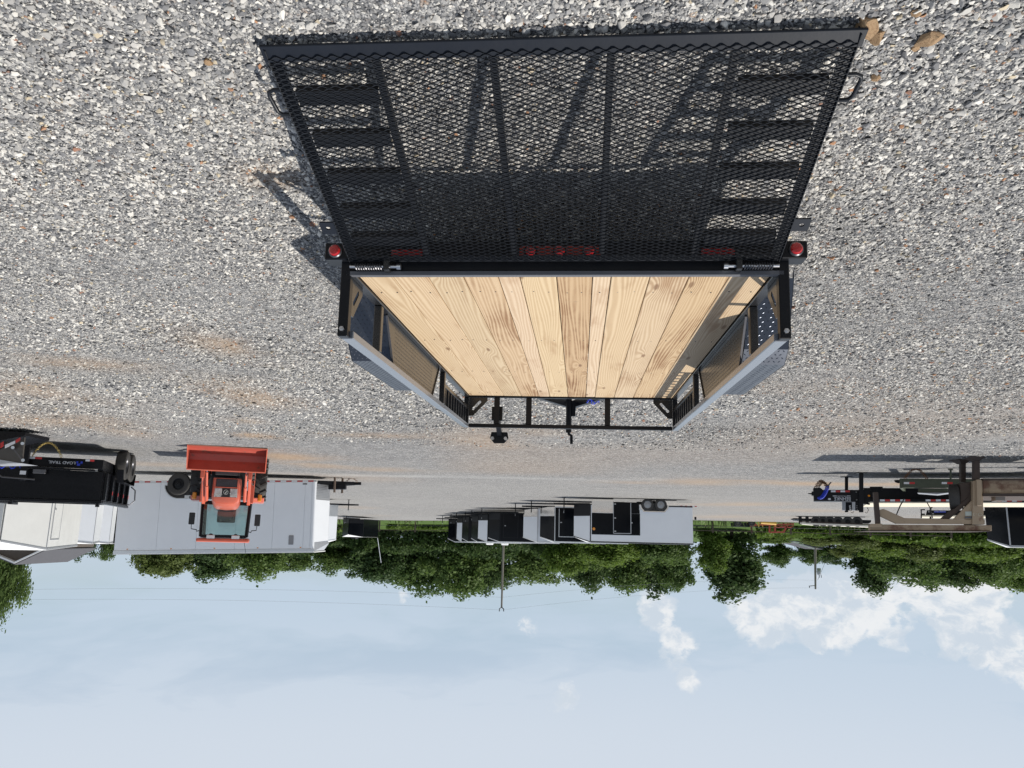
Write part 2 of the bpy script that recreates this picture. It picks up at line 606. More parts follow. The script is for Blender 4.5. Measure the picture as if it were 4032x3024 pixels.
def ground_mat():
    m = bpy.data.materials.new('gravel_lot')
    m.use_nodes = True
    t = NT(m.node_tree)
    p = t.n('ShaderNodeNewGeometry').outputs['Position']
    v1 = t.n('ShaderNodeTexVoronoi', {'Vector': p, 'Scale': 90.0, 'Randomness': 1.0})
    v2 = t.n('ShaderNodeTexVoronoi', {'Vector': t.vadd(p, (3.3, 1.7, 0)), 'Scale': 36.0, 'Randomness': 1.0})
    r1 = t.n('ShaderNodeSeparateColor', {0: v1.outputs['Color']}).outputs[0]
    r2 = t.n('ShaderNodeSeparateColor', {0: v2.outputs['Color']}).outputs[1]
    stops = [(0.0, (0.05, 0.055, 0.062)), (0.25, (0.11, 0.115, 0.125)), (0.45, (0.22, 0.22, 0.225)), (0.66, (0.37, 0.365, 0.355)), (0.93, (0.58, 0.575, 0.555)), (1.0, (0.33, 0.20, 0.11))]
    c1 = t.ramp(r1, stops)
    c2 = t.ramp(r2, stops)
    c = t.mix(0.62, c1, c2)
    edge = t.math('MULTIPLY', t.step(v2.outputs['Distance'], 0.42, 0.85), 0.75)
    c = t.mix(edge, c, (0.06, 0.06, 0.065))  # shading in the gaps between stones, put into the colour
    cl1 = t.noise(p, 13.0, 3, 0.7)
    cl2 = t.noise(p, 5.0, 4, 0.7)
    spk = t.math('ADD', cl1.outputs[0], t.math('MULTIPLY', cl2.outputs[0], 0.6))
    c = t.mix(t.math('MULTIPLY', t.step(spk, 0.78, 0.66), 0.55), c, (0.10, 0.10, 0.105))
    c = t.mix(t.math('MULTIPLY', t.step(spk, 0.82, 0.98), 0.55), c, (0.50, 0.49, 0.47))
    big = t.noise(p, 0.22, 5, 0.6)
    mid = t.noise(p, 1.7, 6, 0.65)
    c = t.mix(t.math('MULTIPLY', t.step(big.outputs[0], 0.40, 0.66), 0.22), c, (0.31, 0.305, 0.295))
    c = t.mix(t.math('MULTIPLY', t.step(mid.outputs[0], 0.52, 0.74), 0.30), c, (0.42, 0.405, 0.38))
    c = t.mix(t.math('MULTIPLY', t.step(mid.outputs[0], 0.46, 0.28), 0.25), c, (0.15, 0.145, 0.145))
    at_ = t.n('ShaderNodeAttribute', attribute_name='clay')
    fine = t.noise(p, 14.0, 6, 0.7)
    cf = t.math('MULTIPLY', at_.outputs['Fac'], t.math('MULTIPLY_ADD', fine.outputs[0], 1.7, 0.0), clamp=True)
    c = t.mix(t.math('MULTIPLY', cf, 0.85), c, t.mix(fine.outputs[0], (0.44, 0.235, 0.10), (0.46, 0.36, 0.24)))
    pk = t.n('ShaderNodeAttribute', attribute_name='packed')
    c = t.mix(t.math('MULTIPLY', pk.outputs['Fac'], 0.36), c, t.mix(mid.outputs[0], (0.25, 0.243, 0.232), (0.41, 0.398, 0.375)))
    ln = t.n('ShaderNodeAttribute', attribute_name='lane')
    c = t.mix(t.math('MULTIPLY', ln.outputs['Fac'], t.math('MULTIPLY_ADD', fine.outputs[0], 1.4, 0.0), clamp=True), c, (0.56, 0.555, 0.54))
    h = t.math('ADD', t.math('MULTIPLY', v1.outputs['Distance'], -1.0), t.math('MULTIPLY', v2.outputs['Distance'], -1.3))
    bp = t.n('ShaderNodeBump', {'Height': h, 'Strength': 0.75, 'Distance': 0.02})
    b = t.n('ShaderNodeBsdfPrincipled', {'Base Color': c, 'Roughness': 0.9, 'Specular IOR Level': 0.25, 'Normal': bp.outputs[0]})
    t.n('ShaderNodeOutputMaterial', {'Surface': b.outputs[0]})
    return m


GRAVEL = ground_mat()


def sheet(name, ys, xf, us, zf, mat):
    YY, UU = np.meshgrid(ys, us, indexing='ij')
    XX = UU * xf(YY)
    ZZ = zf(XX, YY)
    nr, nc = YY.shape
    v = np.stack([XX.ravel(), YY.ravel(), ZZ.ravel()], 1)
    f = [(i * nc + j, i * nc + j + 1, (i + 1) * nc + j + 1, (i + 1) * nc + j) for i in range(nr - 1) for j in range(nc - 1)]
    me = bpy.data.meshes.new(name)
    me.from_pydata(v.tolist(), [], f)
    me.materials.append(mat)
    me.shade_smooth()
    o = bpy.data.objects.new(name, me)
    COL.objects.link(o)
    o['kind'] = 'structure'
    return o, XX.ravel(), YY.ravel()


ys = np.concatenate([np.linspace(-25, 0, 14)[:-1], np.linspace(0, 30, 200)[:-1], np.linspace(30, 95, 160)[:-1], np.geomspace(95, 1500, 24)])
us = np.concatenate([-np.linspace(1, 0.13, 70) ** 1.6, np.linspace(-.036, .036, 9), np.linspace(0.13, 1, 70) ** 1.6])
ground, gx, gy = sheet('ground', ys, lambda y: 30 + 1.5 * np.maximum(y, 0), us, lambda x, y: G(x, y) + 0.018 * (vnoise(x, y, .5, 21) - .5) * smooth(y, 9, 16), GRAVEL)
a = ground.data.attributes.new('clay', 'FLOAT', 'POINT')
a.data.foreach_set('value', clay_at(gx, gy).astype(np.float32))
a = ground.data.attributes.new('packed', 'FLOAT', 'POINT')
la, lb2 = gnd(1350, 1869), gnd(2600, 1893)
lane_y = la.y + (lb2.y - la.y) * (gx - la.x) / (lb2.x - la.x)
lane_y = lane_y + 1.6 * (vnoise(gx, gy * 0, .35, 62) - .5)
lane = .42 * np.exp(-((gy - lane_y) / .75) ** 2) * smooth(gx, lb2.x - 2, lb2.x + 2) * (1 - smooth(gx, la.x + 1, la.x + 5)) * (.1 + 1.3 * vnoise(gx, gy, .8, 61))
a.data.foreach_set('value', (smooth(gy, 20, 42) * (0.55 + .7 * vnoise(gx, gy, .11, 31))).astype(np.float32))
a = ground.data.attributes.new('lane', 'FLOAT', 'POINT')
a.data.foreach_set('value', lane.astype(np.float32))

# ---------------------------------------------------------------- loose stones on the near ground
def stone_mat():
    m = bpy.data.materials.new('crushed_stone')
    m.use_nodes = True
    t = NT(m.node_tree)
    at_ = t.n('ShaderNodeAttribute', attribute_name='tint', attribute_type='INSTANCER')
    p = t.n('ShaderNodeNewGeometry').outputs['Position']
    ns = t.noise(p, 85.0, 5, 0.65)
    c = t.mix(t.math('MULTIPLY_ADD', ns.outputs[0], 0.8, -0.25, clamp=True), at_.outputs['Color'], (0.31, 0.30, 0.285))
    bp = t.n('ShaderNodeBump', {'Height': ns.outputs[0], 'Strength': 0.35, 'Distance': 0.004})
    b = t.n('ShaderNodeBsdfPrincipled', {'Base Color': c, 'Roughness': 0.88, 'Specular IOR Level': 0.3, 'Normal': bp.outputs[0]})
    t.n('ShaderNodeOutputMaterial', {'Surface': b.outputs[0]})
    return m


STONE = stone_mat()


def hull_stone(seed, npts=15, flat=0.62):
    r = random.Random(seed)
    bm = bmesh.new()
    el = r.uniform(0.75, 1.05)
    for _ in range(npts):
        v = Vector((r.gauss(0, 1), r.gauss(0, 1), r.gauss(0, 1))).normalized()
        v *= r.uniform(0.85, 1.0)
        bm.verts.new((v.x * 0.62 * el + r.uniform(-.05, .05), v.y * 0.5, v.z * 0.5 * flat))
    bmesh.ops.convex_hull(bm, input=bm.verts)
    for v in [v for v in bm.verts if not v.link_faces]:
        bm.verts.remove(v)
    me = bpy.data.meshes.new('stone')
    bm.to_mesh(me)
    bm.free()
    return me


stone_lib = bpy.data.collections.new('stone_shapes')
for i in range(14):
    me = hull_stone(100 + i, 13 + i % 5, 0.5 + 0.03 * (i % 6))
    me.materials.append(STONE)
    stone_lib.objects.link(bpy.data.objects.new('stone_%02d' % i, me))


def gravel_points():
    P, SZ = [], []
    for y0, y1, sp, size in ((1.5, 4.2, .0138, .0160), (4.2, 7.0, .0165, .0168), (7.0, 10.5, .0225, .0215), (10.5, 18.0, .042, .030)):
        hw = lambda yy: 0.71 * yy + 0.6
        nx, ny = int(2 * hw(y1) / sp), int((y1 - y0) / sp)
        ix, iy = np.meshgrid(np.arange(nx), np.arange(ny))
        x = (ix.ravel() + rng.random(ix.size)) * sp - hw(y1)
        y = y0 + (iy.ravel() + rng.random(ix.size)) * sp
        k = np.abs(x) < hw(y)
        if y0 > 10:
            k &= rng.random(ix.size) < 1 - smooth(y, 11.5, 20)
        x, y = x[k], y[k]
        s = size * np.clip(rng.lognormal(-0.12, 0.48, x.size), 0.35, 2.6)
        P.append(np.stack([x, y], 1))
        SZ.append(s)
    P = np.concatenate(P)
    s = np.concatenate(SZ)
    x, y = P[:, 0], P[:, 1]
    cl = clay_at(x, y)
    # packed fines: fewer, smaller stones where clay shows and in the wheel tracks
    fines = smooth(vnoise(x, y, .55, 12) * .6 + vnoise(x, y, 1.7, 13) * .4, .50, .78)
    s *= 1 - .32 * fines
    keep = (rng.random(x.size) > .75 * cl) & (rng.random(x.size) > .22 * fines)
    x, y, s, cl, fines = x[keep], y[keep], s[keep], cl[keep], fines[keep]
    n = x.size
    z = G(x, y) + s * (rng.random(n) * .30 - .06)
    pal = np.array([(.66, .665, .655), (.50, .505, .505), (.345, .352, .362), (.225, .236, .256), (.135, .146, .170), (.080, .088, .108), (.47, .41, .30), (.36, .165, .065), (.23, .095, .05)])
    pr = np.array([.19, .20, .19, .16, .14, .085, .016, .006, .004])
    # rustier stones on the far side of the gate
    idx = rng.choice(len(pal), n, p=pr / pr.sum())
    rust = rng.random(n) < (0.010 * smooth(-x, .8, 2.0) + .03 * cl)
    idx[rust] = 7
    col = pal[idx] * rng.uniform(.85, 1.15, (n, 1)) * np.array([1.05, 1.0, .93])
    band = .84 + .30 * vnoise(x, y, .33, 71) * .6 + .30 * vnoise(x, y * 1.6, .9, 72) * .4
    col = (col * .86 + np.array([.30, .285, .26]) * .14) * band[:, None]
    col = col * (1 - .35 * cl[:, None]) + np.array([.44, .30, .16]) * (.35 * cl[:, None])
    rot = np.stack([rng.normal(0, .42, n), rng.normal(0, .42, n), rng.uniform(0, 6.283, n)], 1)
    return np.stack([x, y, z], 1), s, col, rot, rng.integers(0, 14, n)


pos, ssz, scol, srot, sidx = gravel_points()
me = bpy.data.meshes.new('gravel')
me.vertices.add(len(pos))
me.vertices.foreach_set('co', pos.astype(np.float32).ravel())
for nm, ty, dat, key in (('size', 'FLOAT', ssz, 'value'), ('turn', 'FLOAT_VECTOR', srot, 'vector'), ('shape', 'INT', sidx, 'value')):
    a = me.attributes.new(nm, ty, 'POINT')
    a.data.foreach_set(key, np.ascontiguousarray(dat, dtype=np.int32 if ty == 'INT' else np.float32).ravel())
a = me.attributes.new('tint', 'FLOAT_COLOR', 'POINT')
a.data.foreach_set('color', np.concatenate([scol, np.ones((len(scol), 1))], 1).astype(np.float32).ravel())
gravel = bpy.data.objects.new('gravel', me)
COL.objects.link(gravel)
tag(gravel, 'loose crushed grey and white stone covering the near ground', 'gravel', kind='stuff')
ng = bpy.data.node_groups.new('scatter_stones', 'GeometryNodeTree')
ng.interface.new_socket('Geometry', in_out='INPUT', socket_type='NodeSocketGeometry')
ng.interface.new_socket('Geometry', in_out='OUTPUT', socket_type='NodeSocketGeometry')
gi = ng.nodes.new('NodeGroupInput')
go = ng.nodes.new('NodeGroupOutput')
m2p = ng.nodes.new('GeometryNodeMeshToPoints')
ci = ng.nodes.new('GeometryNodeCollectionInfo')
ci.inputs[0].default_value = stone_lib
ci.inputs['Separate Children'].default_value = True
iop = ng.nodes.new('GeometryNodeInstanceOnPoints')
iop.inputs['Pick Instance'].default_value = True


def named(nm, ty):
    nd = ng.nodes.new('GeometryNodeInputNamedAttribute')
    nd.data_type = ty
    nd.inputs[0].default_value = nm
    return nd.outputs[0]


lk = ng.links.new
lk(gi.outputs[0], m2p.inputs[0])
lk(m2p.outputs[0], iop.inputs['Points'])
lk(ci.outputs[0], iop.inputs['Instance'])
lk(named('shape', 'INT'), iop.inputs['Instance Index'])
e2r = ng.nodes.new('FunctionNodeEulerToRotation')
lk(named('turn', 'FLOAT_VECTOR'), e2r.inputs[0])
lk(e2r.outputs[0], iop.inputs['Rotation'])
lk(named('size', 'FLOAT'), iop.inputs['Scale'])
lk(iop.outputs[0], go.inputs[0])
md = gravel.modifiers.new('scatter', 'NODES')
md.node_group = ng

# single brown rocks lying on the gravel
ROCKM = pmat('sandstone_rock', (0.34, 0.225, 0.125), 0.85, var=0.4, scale=14, bump=0.5, bscale=60, second=(0.20, 0.10, 0.05), thr=(0.52, 0.66))
ROCKS = [(3410, 85, .088, .62, 'large pale brown rock by the corner of the lowered ramp gate'), (3452, 122, .060, .8, 'dark brown blocky rock beside the larger rock at the gate corner'),
         (3655, 112, .075, .42, 'flat orange-brown slab of rock lying apart from the gate corner'), (3608, 36, .040, .5, 'small yellow-brown rock at the very edge of the photo'),
         (3603, 155, .034, .45, 'small tan chip next to the flat orange slab'), (3445, 265, .036, .7, 'small rust-brown rock just outside the gate handle'),
         (822, 232, .040, .5, 'lone orange stone on the grey gravel away from the rocks at the gate')]
for i, (px_, py_, sz, fl, lb) in enumerate(ROCKS):
    me = hull_stone(900 + i, 22, fl + .25)
    bm = bmesh.new()
    bm.from_mesh(me)
    bmesh.ops.subdivide_edges(bm, edges=bm.edges, cuts=1, use_grid_fill=True)
    for v in bm.verts:
        v.co *= 1 + .16 * mnoise.noise(v.co * 4.0 + Vector((i * 3.1, 0, 0)))
    bm.to_mesh(me)
    bm.free()
    me.materials.append(ROCKM)
    o = bpy.data.objects.new('rock', me)
    COL.objects.link(o)
    g0 = gnd(px_, py_)
    o.location = (g0.x, g0.y, g0.z + sz * .22)
    o.scale = (sz, sz, sz)
    o.rotation_euler = (random.uniform(-.2, .2), random.uniform(-.2, .2), random.uniform(0, 6))
    tag(o, lb, 'rock', 'brown rocks lying on the gravel')

# ================================================================== MAIN UTILITY TRAILER
D = 0.52
LT = 4.084
w = 1.03
TROT = Matrix(((0.9959, -0.0899, 0.0017), (0.0898, 0.9954, 0.0338), (-0.0047, -0.0335, 0.9994)))
TLOC = Vector((-0.223, 3.642, 0.66)) + TROT @ Vector((0, 0, -D))
ut = thing('utility_trailer', 'black open utility trailer with pine plank deck and lowered mesh ramp gate', 'trailer')
ut.matrix_world = Matrix.Translation(TLOC) @ TROT.to_4x4()

# deck planks, each its own board
edges = [1406, 1547, 1691, 1835, 1976, 2062.5, 2209, 2352, 2425.5, 2577, 2729, 2884, 3038.5]
tints = [(1.0, .97, .92, .25), (1.02, .98, .93, .15), (.95, .93, .88, .35), (.95, .88, .81, .8), (1.06, 1.03, 1.05, .0), (1.05, 1.02, .93, .1), (.87, .77, .66, 1.0), (1.08, 1.06, 1.08, .0), (1.03, .99, .92, .2), (1.0, .97, .94, .5), (.94, .87, .77, .95), (.96, .93, .90, .3)]
for i in range(12):
    xa = w - (edges[i] - 1406) / 1632.5 * 2.06
    xb = w - (edges[i + 1] - 1406) / 1632.5 * 2.06
    dz = random.uniform(-.002, .002)
    o = MB().bb(xb + .0022, xa - .0022, 0.002, LT - random.uniform(0, .006), D - .038 + dz, D + dz).build('plank', WOOD, ut, bevel=.003)
    o.color = tints[i]

screw_me = None
for i in range(12):
    xa = w - (edges[i] - 1406) / 1632.5 * 2.06
    xb = w - (edges[i + 1] - 1406) / 1632.5 * 2.06
    for yk in (.30, 1.48, 2.68, 3.85):
        for fq in ((.25, .75) if xa - xb > .12 else (.5,)):
            if screw_me is None:
                so = MB().lathe((0, 0, 0), (0, 0, 1), [(.0042, -.002), (.0042, .0010), (.002, .0014)], 8).build('screw_head', DARKSTEEL, ut)
                screw_me = so.data
            else:
                so = bpy.data.objects.new('screw_head', screw_me)
                COL.objects.link(so)
                so.parent = ut
            so.location = (xb + (xa - xb) * fq + random.uniform(-.012, .012), yk + random.uniform(-.015, .015), D + .001)

fr = MB()
for s in (-1, 1):
    fr.bb(min(s * w, s * (w + .052)) + s * .002, max(s * w, s * (w + .052)) + s * .002, .0, LT + .05, D - .10, D + .012)
    fr.bb(min(s * (w - .055), s * (w + .002)), max(s * (w - .055), s * (w + .002)), .01, LT, D - .052, D - .040)
for k in range(7):
    yk = .25 + k * .6
    fr.bb(-w, w, yk, yk + .05, D - .10, D - .041)
fr.build('frame', RAILMETAL, ut, bevel=.003)
MB().bb(-w - .05, w + .05, LT + .002, LT + .05, D - .10, D + .014).build('front_crossmember', BLACK, ut, bevel=.003)
MB().bb(-w - .05, w + .05, -.032, 0.0, D - .012, D + .011).add([], []).build('rear_deck_angle', pmat('sunlit_black_angle', (.075, .08, .095), .42, var=.15, dust=.12), ut, bevel=.002)  # black steel lightened for its sunlit top, plus dust
MB().bb(-w - .05, w + .05, -.024, -.002, D - .17, D - .014).build('rear_crossmember', BLACK, ut, bevel=.003)

# rear posts, side posts
for s in (-1, 1):
    MB().bb(min(s * 1.053, s * 1.104), max(s * 1.053, s * 1.104), -.032, .020, D - .155, D + .325).build('rear_post', BLACK, ut, bevel=.004)
    for ya in (.53, 2.655):
        MB().bb(min(s * 1.036, s * 1.080), max(s * 1.036, s * 1.080), ya, ya + .05, D + .013, D + .284).build('side_post', RAILMETAL, ut, bevel=.004)
    MB().bb(min(s * 1.036, s * 1.084), max(s * 1.036, s * 1.084), LT + .003, LT + .05, D + .015, D + .284).build('front_post', BLACK, ut, bevel=.004)
    # top rail, two butted lengths
    a_ = MB().bb(min(s * 1.036, s * 1.098), max(s * 1.036, s * 1.098), .022, 2.70, D + .285, D + .327).build('top_rail', pmat('rail_sky_sheen', (.125, .14, .168), .30, var=.12, dust=.06, coat=.5), ut, bevel=.004)  # black rail with the sky's sheen lightened into its base colour
    MB().bb(min(s * 1.036, s * 1.092), max(s * 1.036, s * 1.092), 2.704, LT + .05, D + .284, D + .324).build('top_rail', MATS['rail_sky_sheen'], ut, bevel=.004)
    # slotted gusset at the rear corner, lying in the side plane
    x0 = s * 1.058

    def gusset(P3, vec, nm='gusset'):
        """triangular corner plate with a long slot: outer outline and slot bridged"""
        outer = [(0, 0), (.19, 0), (.19, .035), (.045, .19), (0, .19)]
        cen = Vector((.078, .080))
        dl = Vector((-1, 1.07)).normalized()
        nl = Vector((dl.y, -dl.x))
        slot = [cen + dl * a + nl * b for a, b in ((-.055, -.012), (-.064, 0.0), (-.055, .014), (.055, .014), (.064, 0), (.055, -.012))]
        bm = bmesh.new()
        vo = [bm.verts.new(P3(*p)) for p in outer]
        vi = [bm.verts.new(P3(*p)) for p in slot]
        eo = [bm.edges.new((vo[k], vo[(k + 1) % len(vo)])) for k in range(len(vo))]
        ei = [bm.edges.new((vi[k], vi[(k + 1) % len(vi)])) for k in range(len(vi))]
        bmesh.ops.triangle_fill(bm, edges=eo + ei, use_beauty=True)
        r_ = bmesh.ops.extrude_face_region(bm, geom=bm.faces[:])
        for v in [g for g in r_['geom'] if isinstance(g, bmesh.types.BMVert)]:
            v.co += Vector(vec)
        bmesh.ops.recalc_face_normals(bm, faces=bm.faces)
        me_ = bpy.data.meshes.new(nm)
        bm.to_mesh(me_)
        bm.free()
        me_.materials.append(RAILMETAL)
        ob = bpy.data.objects.new(nm, me_)
        COL.objects.link(ob)
        ob.parent = ut
        return ob
    gusset(lambda a, b: (x0, .021 + a, D + .014 + b), (s * .006, 0, 0))
    gusset(lambda a, b: (s * (1.034 - a), LT + .02, D + .015 + b), (0, .006, 0))
    # ladder-type vent at the front of the side: low bar and slats
    MB().bb(min(s * 1.042, s * 1.078), max(s * 1.042, s * 1.078), 2.708, LT, D + .10, D + .135).build('vent_bar', RAILMETAL, ut, bevel=.003)
    for k in range(9):
        yk = 2.80 + k * .145
        MB().bb(min(s * 1.050, s * 1.072), max(s * 1.050, s * 1.072), yk, yk + .045, D + .136, D + .283).build('vent_slat', BLACK, ut)
    # bolt heads on the rear posts
    MB().cyl((s * 1.078, -.033, D + .290), (s * 1.078, -.050, D + .290), .013, 6).cyl((s * 1.078, -.05, D + .29), (s * 1.078, -.062, D + .29), .007, 8).build('wing_bolt', STEEL, ut, smooth=30)
# front rail
MB().bb(-1.03, 1.03, LT + .003, LT + .046, D + .286, D + .324).build('front_rail', BLACK, ut, bevel=.004)
for xk in (.744, .415, -.385):
    MB().bb(xk - .028, xk + .028, LT + .005, LT + .048, D + .016, D + .285).build('front_upright', BLACK, ut, bevel=.003)
# spare wheel carrier on the front rail
sp = MB().bb(.69, .80, LT + .052, LT + .10, D + .10, D + .245)
sp.beam((.744, LT + .08, D + .20), (.744, LT + .36, D + .36), .05, .05)
sp.prism([(.66, LT + .34, D + .335), (.83, LT + .34, D + .335), (.845, LT + .34, D + .40), (.80, LT + .34, D + .455), (.69, LT + .34, D + .455), (.645, LT + .34, D + .40)], (0, .012, 0))
o = sp.build('spare_wheel_mount', BLACK, ut, bevel=.003)
for xk in (.675, .815):
    MB().cyl((xk, LT + .339, D + .405), (xk, LT + .30, D + .405), .018, 8).build('lug_bolt', STEEL, o, smooth=40)

# tongue, coupler, jack
tg = MB()
for s in (-1, 1):
    tg.beam((s * .72, LT - .1, D - .13), (s * .045, LT + 1.42, D - .13), .055, .09)
tg.bb(-.06, .06, LT + 1.36, LT + 1.62, D - .16, D - .08)
tg.build('tongue', BLACK, ut, bevel=.003)
MB().lathe((0, LT + 1.62, D - .12), (0, 1, 0), [(.05, 0), (.055, .05), (.06, .11), (.045, .16), (.01, .18)], 14).build('coupler', BLACK, ut, smooth=40)
jk = MB().cyl((.02, LT + .95, D - .42), (.02, LT + .95, D + .265), .033, 14)
jk.cyl((.02, LT + .95, D - .50), (.02, LT + .95, D - .42), .025, 12).bb(-.06, .10, LT + .87, LT + 1.03, D - .51, D - .50)
jk.bb(-.055, -.012, LT + .93, LT + .97, D - .10, D + .08)
jo = jk.build('jack', BLACK, ut, smooth=35)
MB().tube([(.02, LT + .95, D + .265), (.015, LT + .95, D + .285), (-.012, LT + .95, D + .30), (-.015, LT + .95, D + .395)], .017, 8).build('crank_handle', BLACK, jo, smooth=40)
hose = [(-.20 + .03 * math.sin(t * 1.3) - .010 * t, LT + .62 + .018 * t, D - .055 + .020 * math.sin(t * 2.1)) for t in np.linspace(0, 9, 40)]
MB().tube(hose, .006, 6).build('brake_cable', BLUE, ut, smooth=60)
MB().bb(-.42, -.28, LT + .051, LT + .058, D - .05, D + .001).build('data_plate', GREYTRIM, ut)

# diamond-plate fenders with inner guard panels, axles and wheels
DPLATE = pmat('black_diamond_plate', (.060, .069, .088), .32, .7, var=.2, bump=.02, dust=.02)


def treads(mb, org, ux, uy, nrm, nu, nv, du, dv, ln=.018, wd=.006, ht=.0026):
    """raised lozenges in alternating directions over a flat plate"""
    org, ux, uy, nrm = Vector(org), Vector(ux).normalized(), Vector(uy).normalized(), Vector(nrm).normalized()
    for i in range(nu):
        for j in range(nv):
            c = org + ux * (i + .5 + (.5 if j % 2 else 0)) * du + uy * (j + .5) * dv
            a = R(45 if (i + j) % 2 else -45)
            d = ux * math.cos(a) + uy * math.sin(a)
            e = uy * math.cos(a) - ux * math.sin(a)
            mb.add([c - d * ln, c + e * wd, c + d * ln, c - e * wd, c + nrm * ht], [(0, 1, 4), (1, 2, 4), (2, 3, 4), (3, 0, 4)] if (d.cross(e)).dot(nrm) < 0 else [(1, 0, 4), (2, 1, 4), (3, 2, 4), (0, 3, 4)])


for s in (-1, 1):
    prof = [(.76, -.22), (.93, .17), (1.02, .245), (2.22, .245), (2.34, .17), (2.58, -.22)]
    t_ = .006
    f = MB()
    xi, xo = s * 1.086, s * 1.345
    for (ya, za), (yb, zb) in zip(prof[:-1], prof[1:]):
        nn = Vector((0, -(zb - za), yb - ya)).normalized() * -t_
        f.prism([(xi, ya, D + za), (xo, ya, D + za), (xo, yb, D + zb), (xi, yb, D + zb)], nn)
    lip = [(y_, z_) for y_, z_ in prof]
    for (ya, za), (yb, zb) in zip(prof[:-1], prof[1:]):
        f.prism([(xo, ya, D + za), (xo, yb, D + zb), (xo, yb, D + zb - .05), (xo, ya, D + za - .05)], (s * -.005, 0, 0))
    fo = f.build('fender', DPLATE, ut)
    tm = MB()
    for (ya, za), (yb, zb) in zip(prof[:-1], prof[1:]):
        L_ = math.hypot(yb - ya, zb - za)
        uy = Vector((0, yb - ya, zb - za)).normalized()
        nn = Vector((0, -uy.z, uy.y))
        treads(tm, (min(xi, xo) + .01, ya, D + za), (1, 0, 0), uy, nn, 8, max(1, int(L_ / .027)), .030, .027, .012, .0045, .0022)
    tm.build('tread_pattern', DPLATE, fo, kind='stuff')
    gp_ = MB().prism([(s * 1.062, .74, D + .014), (s * 1.062, 2.50, D + .014), (s * 1.062, 2.26, D + .276), (s * 1.062, .95, D + .276)], (s * .006, 0, 0))
    po = gp_.build('guard_panel', pmat('black_tread_sheet', (.020, .019, .018), .24, var=.2), ut)
    tp = MB()
    treads(tp, (s * 1.062, .96, D + .03), (0, 1, 0), (0, 0, 1), (-s, 0, 0), 42, 9, .030, .026, .010, .004, .0018)
    tp.build('tread_pattern', MATS['black_tread_sheet'], po, kind='stuff')
    MB().beam((s * 1.060, .74, D + .016), (s * 1.060, .95, D + .276), .012, .012).build('panel_edge', DARKSTEEL, po)
    MB().beam((s * 1.060, 2.50, D + .016), (s * 1.060, 2.26, D + .276), .012, .012).build('panel_edge', DARKSTEEL, po)
    for yc in (1.24, 2.02):
        wheel(ut, (s * 1.23, yc, .335), (s, 0, 0), .335, .205, .195, ALU)
    MB().bb(min(s * .2, s * 1.2), max(s * .2, s * 1.2), 1.0, 1.02, D - .3, D - .28).build('mud_brace', BLACK, ut)
ax = MB()
for yc in (1.24, 2.02):
    ax.cyl((-1.15, yc, .335), (1.15, yc, .335), .035, 10)
ax.build('axle', BLACK, ut, smooth=40)

# tail lamps in their boxes
for s in (-1, 1):
    b_ = MB().bb(min(s * 1.060, s * 1.182), max(s * 1.060, s * 1.182), -.070, .035, D - .148, D - .060)
    bo = b_.build('light_box', BLACK, ut, bevel=.005)
    lc = (s * 1.127, -.0705, D - .104)
    MB().lathe(lc, (0, -1, 0), [(.036, 0), (.036, .006), (.031, .012), (.029, .012), (.029, .0)], 24, caps=False).build('lamp_bezel', DARKSTEEL, bo, smooth=40)
    MB().lathe(lc, (0, -1, 0), [(.029, 0), (.0285, .016), (.022, .023), (.007, .025), (.006, .024), (.001, .024)], 24).build('lamp_lens', REDLENS, bo, smooth=35)
    MB().bb(min(s * .69, s * .85), max(s * .69, s * .85), -.036, -.025, D - .125, D - .088).build('side_marker_lamp', REDLENS, ut, bevel=.004)
    # hinge springs
    sg = MB()
    coil = [(s * (.885 + .135 * k / 120), -.060 + .016 * math.cos(k * .56), D - .026 + .016 * math.sin(k * .56)) for k in range(121)]
    sg.tube(coil, .0038, 5)
    sg.build('hinge_spring', DARKSTEEL, ut, smooth=60)
    MB().bb(min(s * .845, s * .875), max(s * .845, s * .875), -.085, -.033, D - .055, D - .002).build('hinge_lug', RAILMETAL, ut, bevel=.003)
    MB().cyl((s * .80, -.060, D - .026), (s * 1.05, -.060, D - .026), .009, 10).lathe((s * .81, -.060, D - .026), (s, 0, 0), [(.016, -.02), (.016, 0)], 10).build('hinge_pin', STEEL, ut, smooth=40)
ib = MB().bb(-.20, .20, -.034, -.025, D - .14, D - .075).build('light_bar', pmat('red_reflector_bar', (.36, .03, .016), .35), ut, bevel=.003)
for xk in (-.145, 0, .145):
    MB().lathe((xk, -.0345, D - .112), (0, -1, 0), [(.026, 0), (.026, .008), (.018, .014), (.002, .016)], 16).build('marker_lens', REDLENS, ib, smooth=40)
    MB().lathe((xk, -.0345, D - .112), (0, -1, 0), [(.034, 0), (.034, .005), (.027, .007), (.027, 0)], 16, caps=False).build('marker_grommet', BLACK, ib, smooth=40)

# ---------------- ramp gate: frame, ribs, braces, expanded mesh (part of the trailer)
GO = Vector((0, -.060, D - .048))
GE = Vector((0, -1.156, -.420)).normalized()
GN = Vector((0, .417, -1.15)).normalized() * -1        # up, out of the gate's upper face
GN = Vector((0, -GE.z * -1, 0)) if False else Vector((0, GE.z, -GE.y)).normalized()
if GN.z < 0:
    GN = -GN
GLEN = 1.228
GHW = 1.052


def gpt_(x, s_, n_=0.0):
    return GO + Vector((x, 0, 0)) + GE * s_ + GN * n_


gate = MB()
